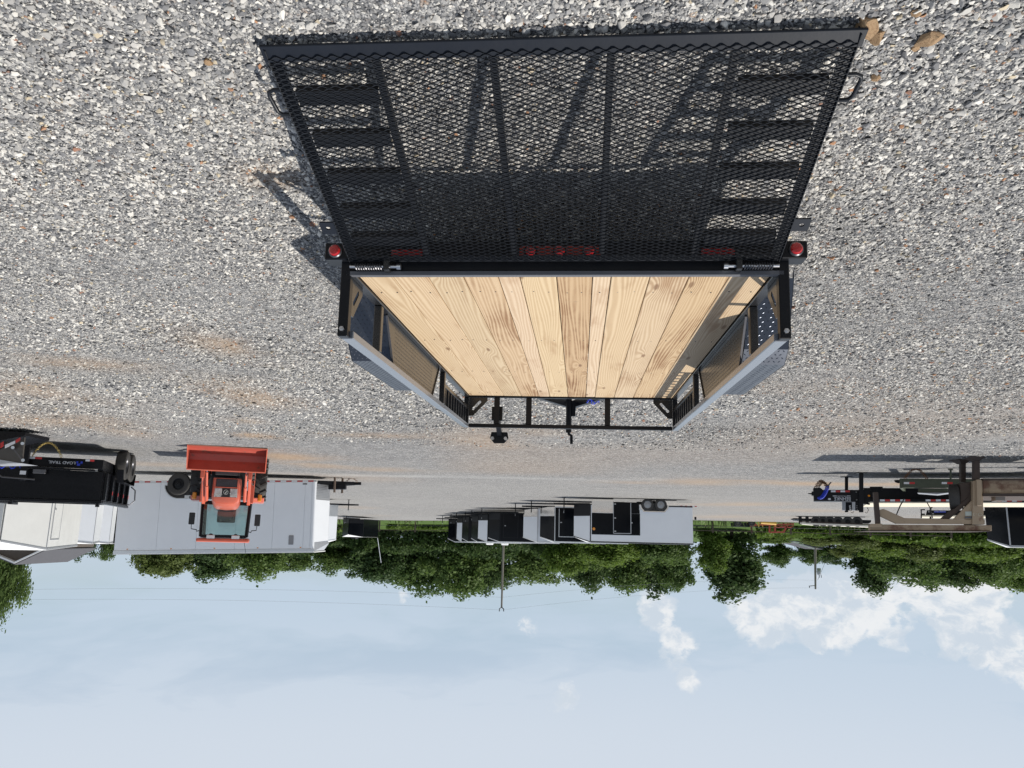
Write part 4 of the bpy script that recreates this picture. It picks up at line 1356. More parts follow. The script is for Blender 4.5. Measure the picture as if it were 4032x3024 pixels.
for s in (-1, 1):
    arm = MB()
    x_ = s * .585
    arm.beam((x_, .62, .42), (x_, 1.05, .62), .07, .14)
    arm.beam((x_, .98, .58), (x_, 2.05, 1.32), .075, .15)
    arm.beam((x_, 2.05, 1.36), (x_, 2.42, .78), .09, .16)
    arm.build('loader_arm', ORANGE, tf, bevel=.01)
    MB().cyl((x_ - s * .10, .74, .62), (x_ - s * .10, 1.2, .95), .028, 8).cyl((x_ - s * .10, 1.2, .95), (x_ - s * .10, 1.75, 1.3), .042, 10).build('hydraulic_cylinder', ORANGE, tf, smooth=40)
    MB().cyl((x_ - s * .10, .70, .58), (x_ - s * .10, .95, .77), .020, 8).build('piston_rod', CHROME, tf, smooth=40)
    MB().bb(x_ - .05, x_ + .05, .70, .78, .46, .78).build('bucket_link', ORANGE, tf, bevel=.01)
    hs = [(x_ - s * .06, 1.1, .70), (x_ + s * .09, 1.4, .88), (x_ + s * .10, 1.75, .80), (x_ + s * .02, 2.1, .60)]
    MB().tube(hs, .014, 6).build('hydraulic_hose', RUBBER, tf, smooth=60)
    wheel(tf, (s * .58, 1.75, .36), (s, 0, 0), .36, .24, .18, WHITEOLD, lugs=12)
    wheel(tf, (s * .86, 3.45, .60), (s, 0, 0), .60, .36, .31, WHITEOLD, lugs=16)
    MB().prism([(s * .66, 2.98, 1.16), (s * .66, 3.15, 1.27), (s * .66, 3.9, 1.28), (s * .66, 4.1, 1.1), (s * .66, 4.05, 1.05), (s * .66, 3.88, 1.23), (s * .66, 3.16, 1.22), (s * .66, 3.0, 1.12)], (s * .34, 0, 0)).build('rear_fender', ORANGE, tf, bevel=.02)
    # mirrors on cranked arms
    mo = MB().tube([(s * .70, 2.66, 1.88), (s * .80, 2.60, 1.90), (s * .80, 2.56, 1.86), (s * .95, 2.52, 1.84), (s * .96, 2.52, 1.72)], .012, 6).build('mirror_arm', BLACK, tf)
    MB().bb(s * .96 - .085, s * .96 + .085, 2.47, 2.53, 1.42, 1.73).build('mirror', pmat('black_plastic', (.015, .015, .016), .5), mo, bevel=.02, seg=2)
    lo_ = MB().bb(s * .80 - .10, s * .80 + .08, 2.70, 2.76, 1.10, 1.16).build('lamp_bracket', BLACK, tf)
    MB().bb(s * .87 - .055, s * .87 + .055, 2.64, 2.74, 1.06, 1.26).build('turn_lamp', AMBER, lo_, bevel=.03, seg=2)
    # headlamps
    hl = MB().prism([(s * .10, 1.335, .88), (s * .285, 1.345, .88), (s * .295, 1.35, 1.10), (s * .11, 1.335, 1.09)], (0, .03, 0)).build('headlamp', CLEARL, tf, bevel=.008)
    MB().bb(s * .20 - .09, s * .20 + .09, 1.325, 1.333, 1.045, 1.06).build('lamp_bar', CHROME, hl)
    MB().bb(s * .20 - .09, s * .20 + .09, 1.325, 1.333, 1.075, 1.088).build('lamp_bar', CHROME, hl)
    rl = MB().lathe((s * .36, 2.36, 2.10), (0, -1, 0), [(.07, -.05), (.085, 0), (.085, .04), (.06, .055)], 14).build('roof_lamp', BLACK, tf, smooth=40)
    rl.scale = (1, 1, 1)
    MB().bb(s * .36 - .12, s * .36 + .12, 2.285, 2.315, 2.05, 2.15).build('lamp_lens', CLEARL, rl, bevel=.03, seg=2)
    # cab pillars and side glass
    MB().beam((s * .70, 2.62, 1.18), (s * .665, 2.50, 2.10), .09, .10).build('cab_pillar', BLACK, tf, bevel=.015)
    MB().beam((s * .70, 3.95, 1.15), (s * .66, 3.85, 2.10), .09, .09).build('cab_pillar', BLACK, tf, bevel=.015)
    MB().prism([(s * .695, 2.70, 1.2), (s * .695, 3.9, 1.2), (s * .655, 3.8, 2.08), (s * .655, 2.58, 2.08)], (s * .006, 0, 0)).build('side_window', GLASS, tf)
MB().cyl((-.56, .98, .50), (.56, .98, .50), .075, 16).build('torque_tube', ORANGE, tf, smooth=40)
hd = MB()
# hood: stations along y, rounded top
st = [(1.36, .325, .62, 1.20), (1.40, .35, .62, 1.27), (1.75, .365, .65, 1.34), (2.25, .37, .75, 1.39), (2.55, .36, .8, 1.41)]
ring_n = 12
vs, fs = [], []
for y_, hw_, zb_, zt_ in st:
    prof_ = [(-hw_, zb_)] + [(-hw_ * math.cos(a) ** .45 if math.cos(a) > 0 else 0, zt_ - .22 + .22 * math.sin(a)) for a in np.linspace(0, math.pi / 2 - .001, 5)]
    prof_ = prof_ + [(-x__, z__) for x__, z__ in prof_[::-1]]
    vs += [(x__, y_, z__) for x__, z__ in prof_]
npf = len(prof_)
for i in range(len(st) - 1):
    for k in range(npf - 1):
        fs.append((i * npf + k, i * npf + k + 1, (i + 1) * npf + k + 1, (i + 1) * npf + k))
fs.append(tuple(range(npf - 1, -1, -1)))
fs.append(tuple(range((len(st) - 1) * npf, len(st) * npf)))
hd.add(vs, fs)
ho = hd.build('hood', ORANGE, tf, smooth=38)
gr = MB().bb(-.27, .27, 1.348, 1.358, .64, 1.10).build('grille', pmat('black_grille', (.012, .012, .014), .55), ho)
MB().bb(-.29, .29, 1.335, 1.347, .845, .865).build('grille_bar', ORANGE, gr, bevel=.004)
em = MB().lathe((0, 1.334, .975), (0, -1, 0), [(.062, -.014), (.062, .004), (.050, .004), (.050, -.002)], 20, caps=False).build('emblem', CHROME, gr, smooth=40)
MB().prism([(-.035, 1.334, .945), (.0, 1.334, .96), (.03, 1.334, 1.005), (-.005, 1.334, 1.015), (-.012, 1.334, .985)], (0, -.004, 0)).build('emblem_mark', CHROME, em)
for k in range(6):
    MB().bb(-.25, .25, 1.344, 1.3475, .66 + k * .03, .672 + k * .03).build('grille_slat', DARKSTEEL, gr)
ch = MB().bb(-.30, .30, 1.2, 3.6, .36, .64).bb(-.45, .45, 2.2, 3.9, .40, 1.15).bb(-.68, .68, 2.55, 3.95, .98, 1.20)
ch.build('chassis', pmat('dark_chassis', (.035, .037, .042), .6, dust=.1), tf)
MB().bb(-.54, .54, 1.68, 1.80, .30, .44).build('front_axle', DARKSTEEL, tf)
MB().bb(-.55, .55, 2.30, 2.45, .42, .58).build('loader_cross_brace', ORANGE, tf)
for s in (-1, 1):
    MB().bb(s * .62 - .09, s * .62 + .09, 2.32, 2.50, .42, 1.34).build('loader_post', ORANGE, tf, bevel=.015)
MB().prism([(-.655, 2.575, 1.21), (.655, 2.575, 1.21), (.625, 2.46, 2.06), (-.625, 2.46, 2.06)], (0, .006, 0)).build('windshield', GLASS, tf)
MB().prism([(-.655, 3.95, 1.21), (.655, 3.95, 1.21), (.625, 3.86, 2.06), (-.625, 3.86, 2.06)], (0, .006, 0)).build('rear_window', GLASS, tf)
MB().beam((-.66, 2.45, 2.085), (.66, 2.45, 2.085), .09, .07).beam((-.66, 3.86, 2.085), (.66, 3.86, 2.085), .09, .07).build('cab_header', BLACK, tf)
MB().bb(-.62, .62, 2.57, 2.66, 1.16, 1.26).build('cowl', BLACK, tf, bevel=.02)
rf = MB().prism([(-.76, 2.28, 2.15), (.76, 2.28, 2.15), (.78, 2.4, 2.13), (.76, 4.0, 2.13), (-.76, 4.0, 2.13), (-.78, 2.4, 2.13)], (0, 0, .09))
rf.build('cab_roof', ORANGE, tf, bevel=.035, seg=3)
MB().bb(-.25, .25, 3.25, 3.40, 1.2, 1.72).bb(-.25, .25, 2.95, 3.35, 1.18, 1.30).build('seat', BLACK, tf, bevel=.04, seg=2)
sw = MB().tube([(.21 * math.cos(a), 2.86 + .05 * math.sin(a), 1.52 + .17 * math.sin(a)) for a in np.linspace(0, 2 * math.pi, 18)[:-1]], .018, 6, close=True)
sw.build('steering_wheel', BLACK, tf, smooth=60)
MB().bb(-.28, .28, 2.70, 2.82, 1.20, 1.40).build('dashboard', BLACK, tf, bevel=.05, seg=2)
MB().beam((-.25, 2.50, 1.40), (-.38, 2.49, 1.25), .02, .015).build('wiper', BLACK, tf)
MB().cyl((-.62, 2.4, 2.2), (-.70, 2.3, 2.5), .006, 5).build('antenna', BLACK, tf)

def remap(o_, fz, fx=1.0):
    for v in o_.data.vertices:
        v.co.z = fz(v.co.z)
        v.co.x *= fx
    for c_ in o_.children:
        remap(c_, fz, fx)


for o_ in tf.children:
    nm = o_.name.split('.')[0]
    if nm == 'bucket':
        remap(o_, lambda z_: z_ * .82)
    elif nm in ('hood', 'headlamp', 'cowl', 'dashboard', 'steering_wheel', 'seat'):
        remap(o_, lambda z_: z_ * 1.05 + .07)
    elif nm in ('mirror_arm',):
        remap(o_, lambda z_: z_ * 1.05 + .14, .90)
    elif nm in ('cab_pillar', 'side_window', 'windshield', 'rear_window', 'cab_header', 'cab_roof', 'roof_lamp', 'wiper', 'antenna'):
        remap(o_, lambda z_: z_ * 1.05 + .07, .90)

# ================================================================== DUMP TRAILER
Yd = 19.8
cd = at(405, 1900, Yd)
td = thing('dump_trailer', 'black high-sided dump trailer with chains hanging from its tongue frame', 'trailer', (cd.x, Yd, float(G(cd.x, Yd))), (0, 0, R(-17)))
gz = float(G(cd.x, Yd))
ztop = at(405, 1972, Yd).z - gz
zbed = at(405, 1858, Yd).z - gz
WD = 2.95
FR = pmat('dump_black', (.005, .0055, .0075), .28, var=.2, dust=.010, spec=.18)
LD = 3.9
# local frame: x runs to the photo's left (away from the corner), y runs away from the camera
MB().bb(.02, WD, 0, .05, zbed, ztop).build('front_wall', FR, td, bevel=.006)
MB().bb(0.0, .05, .052, LD, zbed, ztop).build('side_wall', FR, td, bevel=.006)
MB().bb(WD - .05, WD, .052, LD, zbed, ztop).build('side_wall', FR, td, bevel=.006)
MB().bb(.052, WD - .052, .052, LD, zbed, zbed + .06).build('bed_floor', FR, td)
MB().bb(.0, WD, LD + .002, LD + .05, zbed, ztop).build('tailgate', FR, td)
MB().bb(-.03, WD, -.04, .06, ztop + .002, ztop + .075).build('top_rail', FR, td, bevel=.01)
MB().bb(-.04, .07, .062, LD, ztop + .002, ztop + .075).build('top_rail', FR, td, bevel=.01)
MB().bb(WD - .07, WD + .04, .062, LD, ztop + .002, ztop + .075).build('top_rail', FR, td, bevel=.01)
for k in range(5):
    yk = .12 + k * .82
    r_ = MB().bb(-.075, -.002, yk, yk + .10, zbed + .02, ztop - .02).build('side_rib', FR, td, bevel=.01)
    if 0 < k:
        MB().bb(-.081, -.0755, yk + .02, yk + .08, zbed + .45, zbed + .55).build('rib_reflector', REDTAPE, r_)
for xk in (.02, 1.95):
    MB().bb(xk, xk + .08, -.045, .055, ztop + .078, ztop + .16).build('tarp_hook', FR, td)
MB().tube([(-.10, 3.6, ztop - .55), (-.22, 3.6, ztop - .45), (-.24, 3.6, ztop - .15), (-.12, 3.6, ztop - .02), (-.02, 3.6, ztop - .02)], .018, 6).build('tarp_arm', DARKSTEEL, td, smooth=60)
# lower frame with lettering
zf0, zf1 = zbed - .30, zbed - .06
MB().bb(.03, WD + .6, -.10, .02, zf0, zf1).build('front_frame', FR, td, bevel=.01)
MB().bb(.03, .16, .03, LD, zf0, zf1 + .05).bb(WD - .16, WD - .03, .03, LD, zf0, zf1 + .05).build('frame_rail', FR, td)
MB().bb(.2, 2.0, -.22, -.06, zf1 + .02, zf1 + .06).build('step_plate', FR, td)
lettering('LOAD TRAIL', .10, LETTER, td, (1.32, -.103, zf0 + .085), (R(90), 0, R(180)), width=.60)
for v in td.children:
    if v.name.startswith('lettering'):
        v.rotation_euler = (R(90), 0, 0)
        v.location = (.665 + .0, -.103, zf0 + .085)
lg = MB().bb(.50, .545, -.106, -.101, zf0 + .07, zf0 + .12).bb(.55, .62, -.106, -.101, zf0 + .13, zf0 + .18).bb(.50, .62, -.106, -.101, zf0 + .125, zf0 + .1295).bb(.60, .64, -.106, -.101, zf0 + .07, zf0 + .12).build('logo', BLUE, td)
for x0_, x1_ in ((.24, .44), (1.42, 1.72), (1.80, 2.0)):
    xm = (x0_ + x1_) / 2
    MB().bb(x0_, xm - .002, -.106, -.101, zf0 + .01, zf0 + .06).build('reflector_strip', REDTAPE, td)
    MB().bb(xm + .002, x1_, -.106, -.101, zf0 + .01, zf0 + .06).build('reflector_strip', WHTAPE, td)
# jack, hook rod, control box
MB().bb(1.66, 1.80, -.32, -.18, zf0 - .62, zbed + .32).build('jack', FR, td, bevel=.01)
MB().bb(1.665, 1.795, -.327, -.321, zbed + .08, zbed + .17).build('data_plate', WHTAPE, td)
MB().tube([(1.45, -.34, zbed + .28), (2.15, -.36, zbed + .25), (2.45, -.40, zbed + .05), (2.42, -.40, zbed - .15), (2.2, -.40, zf0)], .022, 6).build('crank_rod', DARKSTEEL, td, smooth=60)
MB().bb(1.28, 1.56, -.20, -.10, zf1 + .07, zf1 + .18).build('winch', DARKSTEEL, td, bevel=.01)
MB().tube([(1.7 + .05 * k, -.30, zf1 + .05 + .05 * math.sin(k * 1.4)) for k in range(12)], .014, 6).build('brake_cable', BLUE, td, smooth=60)
for x0_, x1_, dp_ in ((.98, 1.62, .34), (1.95, 2.25, .30)):
    n_ = 22
    pts = [(x0_ + (x1_ - x0_) * k / n_, -.16 - .05 * math.sin(k / n_ * math.pi), zf0 - .01 - dp_ * math.sin(k / n_ * math.pi) ** .8) for k in range(n_ + 1)]
    MB().links(pts, .022, .008).build('safety_chain', GOLDCH, td)
for k, yc in enumerate((1.7, 2.65)):
    wheel(td, (-.12, yc, .40), (-1, 0, 0), .40, .27, .22, DARKSTEEL)
    wheel(td, (WD + .22, yc, .40), (1, 0, 0), .40, .27, .22, DARKSTEEL)
fd = MB()
for s in (0, 1):
    x0_, x1_ = (-.26, -.085) if s == 0 else (WD + .08, WD + .36)
    for (ya, za), (yb, zb_) in zip([(1.15, .55), (1.3, .88), (3.05, .88), (3.2, .55)][:-1], [(1.3, .88), (3.05, .88), (3.2, .55)]):
        MB().prism([(x0_, ya, za), (x1_, ya, za), (x1_, yb, zb_), (x0_, yb, zb_)], (0, 0, .012)).build('fender', FR, td)
# ---- corner of a nearer black trailer coming in at the photo's edge
Ye = 16.6
ce = at(100, 1700, Ye)
te = thing('flatbed_trailer', 'dark trailer corner with red and white tape cut off by the photo edge', 'trailer', (ce.x, Ye, float(G(ce.x, Ye))))
ge = float(G(ce.x, Ye))
P = lambda px, py, dy=0: at(px, py, Ye + dy) - te.location
MB().prism([P(100, 1702), P(-160, 1690), P(-160, 1720), P(0, 1735), P(98, 1715)], (0, .9, 0)).build('dovetail', FR, te)
MB().prism([P(96, 1722, .1), P(-40, 1790, .1), P(-40, 1830, .1), P(85, 1822, .1)], (0, .05, 0)).build('side_plate', pmat('grey_black_plate', (.055, .05, .045), .35, var=.2, dust=.1), te)
MB().prism([P(84, 1824, .05), P(-60, 1800, .05), P(-60, 1826, .05)], (0, .6, 0)).build('gusset_plate', GREYTRIM, te)
MB().prism([P(60, 1735, -.02), P(20, 1752, -.02), P(20, 1765, -.02), P(60, 1746, -.02)], (0, -.006, 0)).build('reflector_strip', WHTAPE, te)
MB().prism([P(80, 1722, -.02), P(62, 1733, -.02), P(62, 1745, -.02), P(80, 1733, -.02)], (0, -.006, 0)).build('reflector_strip', REDTAPE, te)
MB().prism([P(14, 1738, -.02), P(2, 1745, -.02), P(2, 1765, -.02), P(14, 1755, -.02)], (0, -.006, 0)).build('reflector_strip', REDTAPE, te)
MB().cyl(P(50, 1762, -.02), P(88, 1812, -.02), .012, 8).build('tie_rod', DARKSTEEL, te)
for q in ((50, 1762), (90, 1812), (88, 1746)):
    MB().cyl(P(*q, -.05), P(*q, .12), .035, 8).build('pin', STEEL, te, smooth=40)
for k, dx in enumerate((.9, 2.3)):
    MB().bb(dx, dx + .1, .4, .5, 0, P(0, 1702).z + .05).build('support_leg', FR, te)
# ================================================================== WORLD-LEFT GROUP (photo right)
def slab(parent, name, pts, Y0, dY, mat, bevel=0.0, **kw):
    """outline given in photo pixels at its true distance Y0, built dY metres deep"""
    n, Yb = PLANES.get(parent.name, (Vector((0, 1, 0)), Y0))
    P3 = [atp(parent, px, py, Y0) for px, py in pts]
    return MB().prism(P3, n * dY).build(name, mat, parent, bevel=bevel, **kw)


PLANES = {}       # parent name -> (direction across the vehicle, distance of its near side)


def atp(parent, px, py, Y0):
    """point (in the thing's frame) on the vertical plane of its side, Y0 - Yb metres across it"""
    n, Yb = PLANES.get(parent.name, (Vector((0, 1, 0)), Y0))
    if parent.name not in PLANES:
        return at(px, py, Y0) - parent.location
    d = ray(px, py)
    o_ = Vector((0, 0, CAMH))
    t_ = (n.dot(parent.location - o_) + (Y0 - Yb)) / n.dot(d)
    return o_ + d * t_ - parent.location


def set_plane(parent, yaw, Yb):
    PLANES[parent.name] = (Vector((-math.sin(R(yaw)), math.cos(R(yaw)), 0)), Yb)


def rect(x0, y0, x1, y1):
    return [(x0, y0), (x1, y0), (x1, y1), (x0, y1)]


# ---- tan lowboy with its gooseneck raised
Yt = 17.6
f0 = gnd(3862, 1797)
tt = thing('gooseneck_lowboy', 'rusty tan steel gooseneck lowboy trailer standing on two flared legs', 'trailer', (f0.x, Yt, float(G(f0.x, Yt))))
set_plane(tt, 12, Yt)
for dy, nm in ((0, 'near'), (1.5, 'far')):
    Yk = Yt + dy
    sh = 0
    slab(tt, 'top_beam', [(3424, 2066), (3905, 2068), (3905, 2090), (3424, 2088)], Yk, .14, RUSTY, .008)
    slab(tt, 'neck_beam', [(3462, 2008), (3480, 2004), (3562, 2040), (3840, 2046), (3878, 2046), (3878, 2064), (3530, 2062), (3465, 2032)], Yk + .02, .10, TAN, .006)
    slab(tt, 'knee_plate', [(3755, 2044), (3826, 1972), (3832, 1972), (3832, 2044)], Yk + .03, .06, TAN)
    slab(tt, 'knee_strut', [(3712, 2044), (3738, 2044), (3830, 1965), (3822, 1950)], Yk + .10, .25, RUSTDK)
slab(tt, 'neck_deck_plate', [(3426, 2088.5), (3904, 2090.5), (3904, 2093), (3426, 2091)], Yt - .04, 1.72, RUSTDK)
slab(tt, 'deck_plate', [(3872, 1950.5), (4200, 1950.5), (4200, 1954), (3872, 1954)], Yt - .05, 1.9, RUSTDK)
slab(tt, 'main_beam', [(3870, 1890), (4200, 1888), (4200, 1948), (3870, 1948)], Yt + 1.5, .20, RUSTY, .01)
slab(tt, 'column', [(3833, 1893), (3868, 1890), (3875, 2066), (3828, 2066)], Yt - .02, .55, TAN, .01)
slab(tt, 'column_channel', [(3846, 1888), (3863, 1888), (3867, 1992), (3848, 1992)], Yt - .10, .08, TAN, .006)
slab(tt, 'column_post', [(3781, 1902), (3820, 1896), (3823, 1978), (3783, 2000)], Yt + .12, .7, RUSTDK, .01)
slab(tt, 'rack_post', [(3440, 1938), (3458, 1937), (3468, 2064), (3450, 2066)], Yt - .04, .12, RUSTDK, .006)
slab(tt, 'kingpin_plate', [(3428, 2062), (3473, 2062), (3473, 2076), (3428, 2076)], Yt - .06, .06, TAN)
for (xa_, xb_, yt_, yb_, Yl) in ((3785, 3804, 1898, 1824, Yt + .75), (3836, 3859, 1890, 1812, Yt + .0)):
    slab(tt, 'landing_leg', rect(xa_, yb_, xb_, yt_), Yl, .16, RUSTDK, .008)
    g_ = at((xa_ + xb_) / 2, 1800, Yl)
    zb_ = float(G(g_.x, Yl)) - tt.location.z
    p0 = atp(tt, xa_, yb_ + 2, Yl)
    p1 = atp(tt, xb_, yb_ + 2, Yl)
    ft = MB()
    lx, rx = min(p0.x, p1.x), max(p0.x, p1.x)
    zt_ = p0.z
    yc_ = p0.y + .08
    vs = [(lx, yc_ - .08, zt_), (rx, yc_ - .08, zt_), (rx, yc_ + .08, zt_), (lx, yc_ + .08, zt_), (lx - .09, yc_ - .17, zb_ + .02), (rx + .09, yc_ - .17, zb_ + .02), (rx + .09, yc_ + .17, zb_ + .02), (lx - .09, yc_ + .17, zb_ + .02)]
    ft.add(vs, [(3, 2, 1, 0), (4, 5, 6, 7), (0, 1, 5, 4), (1, 2, 6, 5), (2, 3, 7, 6), (3, 0, 4, 7)])
    ft.bb(lx - .12, rx + .12, yc_ - .2, yc_ + .2, zb_ - .03, zb_ + .02)
    ft.build('foot', RUSTDK, tt)
slab(tt, 'main_beam', [(3870, 1890), (4200, 1888), (4200, 1948), (3870, 1948)], Yt + .02, .20, RUSTY, .01)
slab(tt, 'beam_flange', [(3870, 1884), (4200, 1882), (4200, 1889), (3870, 1890)], Yt - .06, .34, RUSTDK)
slab(tt, 'beam_flange', [(3870, 1943), (4200, 1943), (4200, 1950), (3870, 1950)], Yt - .06, .34, RUSTDK)
for q in (3895, 3985):
    slab(tt, 'beam_patch', rect(q, 1928, q + (46 if q < 3950 else 70), 1941), Yt + .012, .008, TAN)
slab(tt, 'timber_block', rect(3920, 1953, 3958, 1972), Yt + .1, .25, POLEW)
slab(tt, 'data_plate', rect(3801, 2014, 3826, 2031), Yt + .016, .012, pmat('pale_plate', (.42, .46, .42), .5), 0)
slab(tt, 'nameplate', rect(3799, 2034, 3827, 2041), Yt + .010, .010, DARKSTEEL)
lt_ = lettering('O-3', .10, pmat('faded_stencil', (.50, .44, .34), .7), tt, atp(tt, 3870, 2018.5 + 12, Yt - .024), (R(90), 0, 0), width=.20)
lt_.location = atp(tt, 3868, 2020, Yt - .028)
lt_.rotation_euler = (R(90), 0, R(12))
ca = atp(tt, 3758, 1958, Yt + .35)
wheel(tt, (ca.x, ca.y, ca.z), (.88, .48, 0), .30, .22, .17, DARKSTEEL, name='spare_wheel')
MB().tube([atp(tt, 3530, 2026, Yt - .05), atp(tt, 3545, 1990, Yt - .05), atp(tt, 3560, 1965, Yt - .1)], .014, 6).build('air_hose', RUBBER, tt)
MB().tube([atp(tt, 3650, 1978, Yt - .05), atp(tt, 3662, 2000, Yt - .05), atp(tt, 3672, 2040, Yt)], .012, 6).build('air_hose', RUBBER, tt)

# ---- black gooseneck flatbed with lettered neck
Yf = 22.9
f1 = gnd(3386, 1860)
tn = thing('gooseneck_flatbed', 'black gooseneck flatbed trailer with white lettered neck and blue coiled hose', 'trailer', (f1.x, Yf, float(G(f1.x, Yf))))
set_plane(tn, 20, Yf)
slab(tn, 'neck', [(3202, 1921), (3205, 1973), (3360, 1974), (3420, 1976), (3420, 1930), (3330, 1928), (3240, 1929), (3232, 1921)], Yf + .1, .5, BLACK, .01)
slab(tn, 'neck_side_plate', [(3352, 1930), (3425, 1926), (3425, 1988), (3352, 1976)], Yf + .02, .07, BLACK)
slab(tn, 'coupler_pin', [(3182, 1942), (3202, 1941), (3202, 1948), (3182, 1945)], Yf + .3, .1, BLACK)
slab(tn, 'hitch_plate', [(3196, 1935), (3204, 1935), (3204, 1951), (3196, 1951)], Yf + .2, .3, BLACK)
slab(tn, 'deck_frame', [(3400, 1921), (3600, 1922), (4250, 1930), (4250, 1975), (3415, 1975)], Yf + .25, .12, BLACK)
slab(tn, 'deck_frame', [(3400, 1921), (3600, 1922), (4250, 1930), (4250, 1975), (3415, 1975)], Yf + 1.8, .12, BLACK)
slab(tn, 'deck_edge', [(3410, 1966), (4250, 1966), (4250, 1976), (3410, 1976)], Yf, .06, BLACK)
slab(tn, 'deck', [(3420, 1977), (4250, 1977), (4250, 1981), (3420, 1981)], Yf, 2.4, pmat('pale_deck_timber', (.62, .56, .44), .7))
slab(tn, 'winch_rail', rect(3425, 1916, 3476, 1921), Yf + .05, .06, BLACK)
for k in range(2):
    slab(tn, 'rail_bracket', rect(3425 + 45 * k, 1921, 3431 + 45 * k, 1930), Yf + .05, .06, BLACK)
for (xa_, xb_, yb_, yt_, dy) in ((3327, 3340, 1873, 2017, 1.6), (3383, 3400, 1859, 2017, 0.0)):
    g_ = atp(tn, (xa_ + xb_) / 2, yb_, Yf + dy - .07) + tn.location
    o = slab(tn, 'landing_leg', rect(xa_, yb_, xb_, yt_), Yf + dy - .12, .11, BLACK, .006)
    zz = float(G(g_.x, Yf + dy)) - tn.location.z
    MB().bb(g_.x - tn.location.x - .14, g_.x - tn.location.x + .14, dy - .18, dy + .06, zz - .02, zz + .03).build('foot', BLACK, tn)
for (xa_, xb_, dy) in ((3316, 3330, 1.4), (3356, 3368, -.05)):
    slab(tn, 'gear_box', rect(xa_, 1976, xb_, 2010), Yf + dy, .14, GREYTRIM, .005)
    slab(tn, 'leg_housing', rect(xb_, 1976, xb_ + 26, 2010), Yf + dy, .14, BLACK)
for q in ((3372, 1938), (3374, 1968), (3375, 1992), (3375, 1999), (3376, 2005), (3348, 1992), (3349, 1999), (3350, 2006)):
    c_ = atp(tn, q[0], q[1], Yf - .06)
    MB().cyl(c_, c_ + Vector((0, .05, 0)), .018, 8).build('bolt', STEEL, tn, smooth=40)
c_ = atp(tn, 3422, 1952, Yf - .0)
MB().cyl(c_, c_ + Vector((0, .03, 0)), .03, 10).build('side_marker_lamp', AMBER, tn, smooth=40)
for k in range(4):
    slab(tn, 'reflector_strip', rect(3272 + 18.8 * k, 1931, 3290 + 18.8 * k, 1938), Yf + .094, .006, (WHTAPE, REDTAPE)[k % 2])
for k in range(13):
    x0_ = 3465 + 20 * k + (60 if k > 5 else 0)
    slab(tn, 'reflector_strip', rect(x0_, 1966.5, x0_ + 19, 1974), Yf - .006, .006, (WHTAPE, REDTAPE)[k % 2])
for k in range(6):
    slab(tn, 'reflector_strip', rect(3905 + 20 * k, 1966.5, 3924 + 20 * k, 1975), Yf - .006, .006, (WHTAPE, REDTAPE)[k % 2])
ptl = atp(tn, 3349, 1971, Yf + .094)
ptr = atp(tn, 3279, 1958, Yf + .094)
lt_ = lettering('BEHNKE', .15, LETTER, tn, ptl, (R(90), 0, 0), width=abs(ptr.x - ptl.x))
kx = lt_.dimensions
lt_.location = atp(tn, 3349, 1957.3, Yf + .09)
lt_.rotation_euler = (R(90), 0, R(20))
l2 = lettering('TRAILERS', .04, LETTER, tn, atp(tn, 3333, 1951.6, Yf + .09), (R(90), 0, R(20)), width=.27)
for a0, a1 in ((3349, 3334), (3294, 3279)):
    slab(tn, 'lettering_bar', rect(a1, 1951.5, a0, 1954), Yf + .09, .005, LETTER)
c_ = atp(tn, 3267, 1965, Yf + .094)
o = MB().lathe((0, 0, 0), (0, -1, 0), [(.055, 0), (.055, .004), (.002, .005)], 18).build('round_sticker', LETTER, tn)
o.location = c_
o.scale = (1, 1, .5)
coil = []
for k in range(150):
    u = k / 149
    base = atp(tn, 3222 + 34 * u, 1962 - 44 * u + 12 * math.sin(u * math.pi), Yf + .04)
    a_ = k * .62
    coil.append(base + Vector((.05 * math.sin(a_), -.06 - .05 * math.cos(a_), .03 * math.cos(a_))))
MB().tube(coil, .012, 5).build('coiled_hose', BLUE, tn, smooth=60)
pts = [atp(tn, 3210 + 46 * u, 1921 - 28 * math.sin(u * math.pi), Yf + .2) for u in np.linspace(0, 1, 18)]
MB().links(pts, .035, .013).build('safety_chain', RUSTCH, tn)
pts = [atp(tn, 3222 + 40 * u, 1919 - 20 * math.sin(u * math.pi), Yf + .5) for u in np.linspace(0, 1, 16)]
MB().links(pts, .035, .013).build('safety_chain', RUSTCH, tn)
MB().tube([atp(tn, 3258, 1921, Yf + .1), atp(tn, 3266, 1905, Yf + .1), atp(tn, 3273, 1899, Yf + .1)], .02, 6).build('chain_hook', DARKSTEEL, tn)
for q in (3352, 3408):
    p_ = [atp(tn, q + 6, 1998, Yf), atp(tn, q + 12, 2008, Yf), atp(tn, q + 6, 2020, Yf), atp(tn, q - 2, 2017, Yf)]
    MB().tube(p_, .010, 5).build('wire_loop', RUBBER, tn, smooth=60)
for k, x0_ in enumerate((4.6, 5.6)):
    nv = PLANES[tn.name][0]
    av = Vector((nv.y, -nv.x, 0)) * -1
    for o2, sg in ((.3, -1), (2.0, 1)):
        q_ = av * (x0_ + 1.5) + nv * o2
        wheel(tn, (q_.x, q_.y, .42), nv * sg, .42, .25, .24, DARKSTEEL)

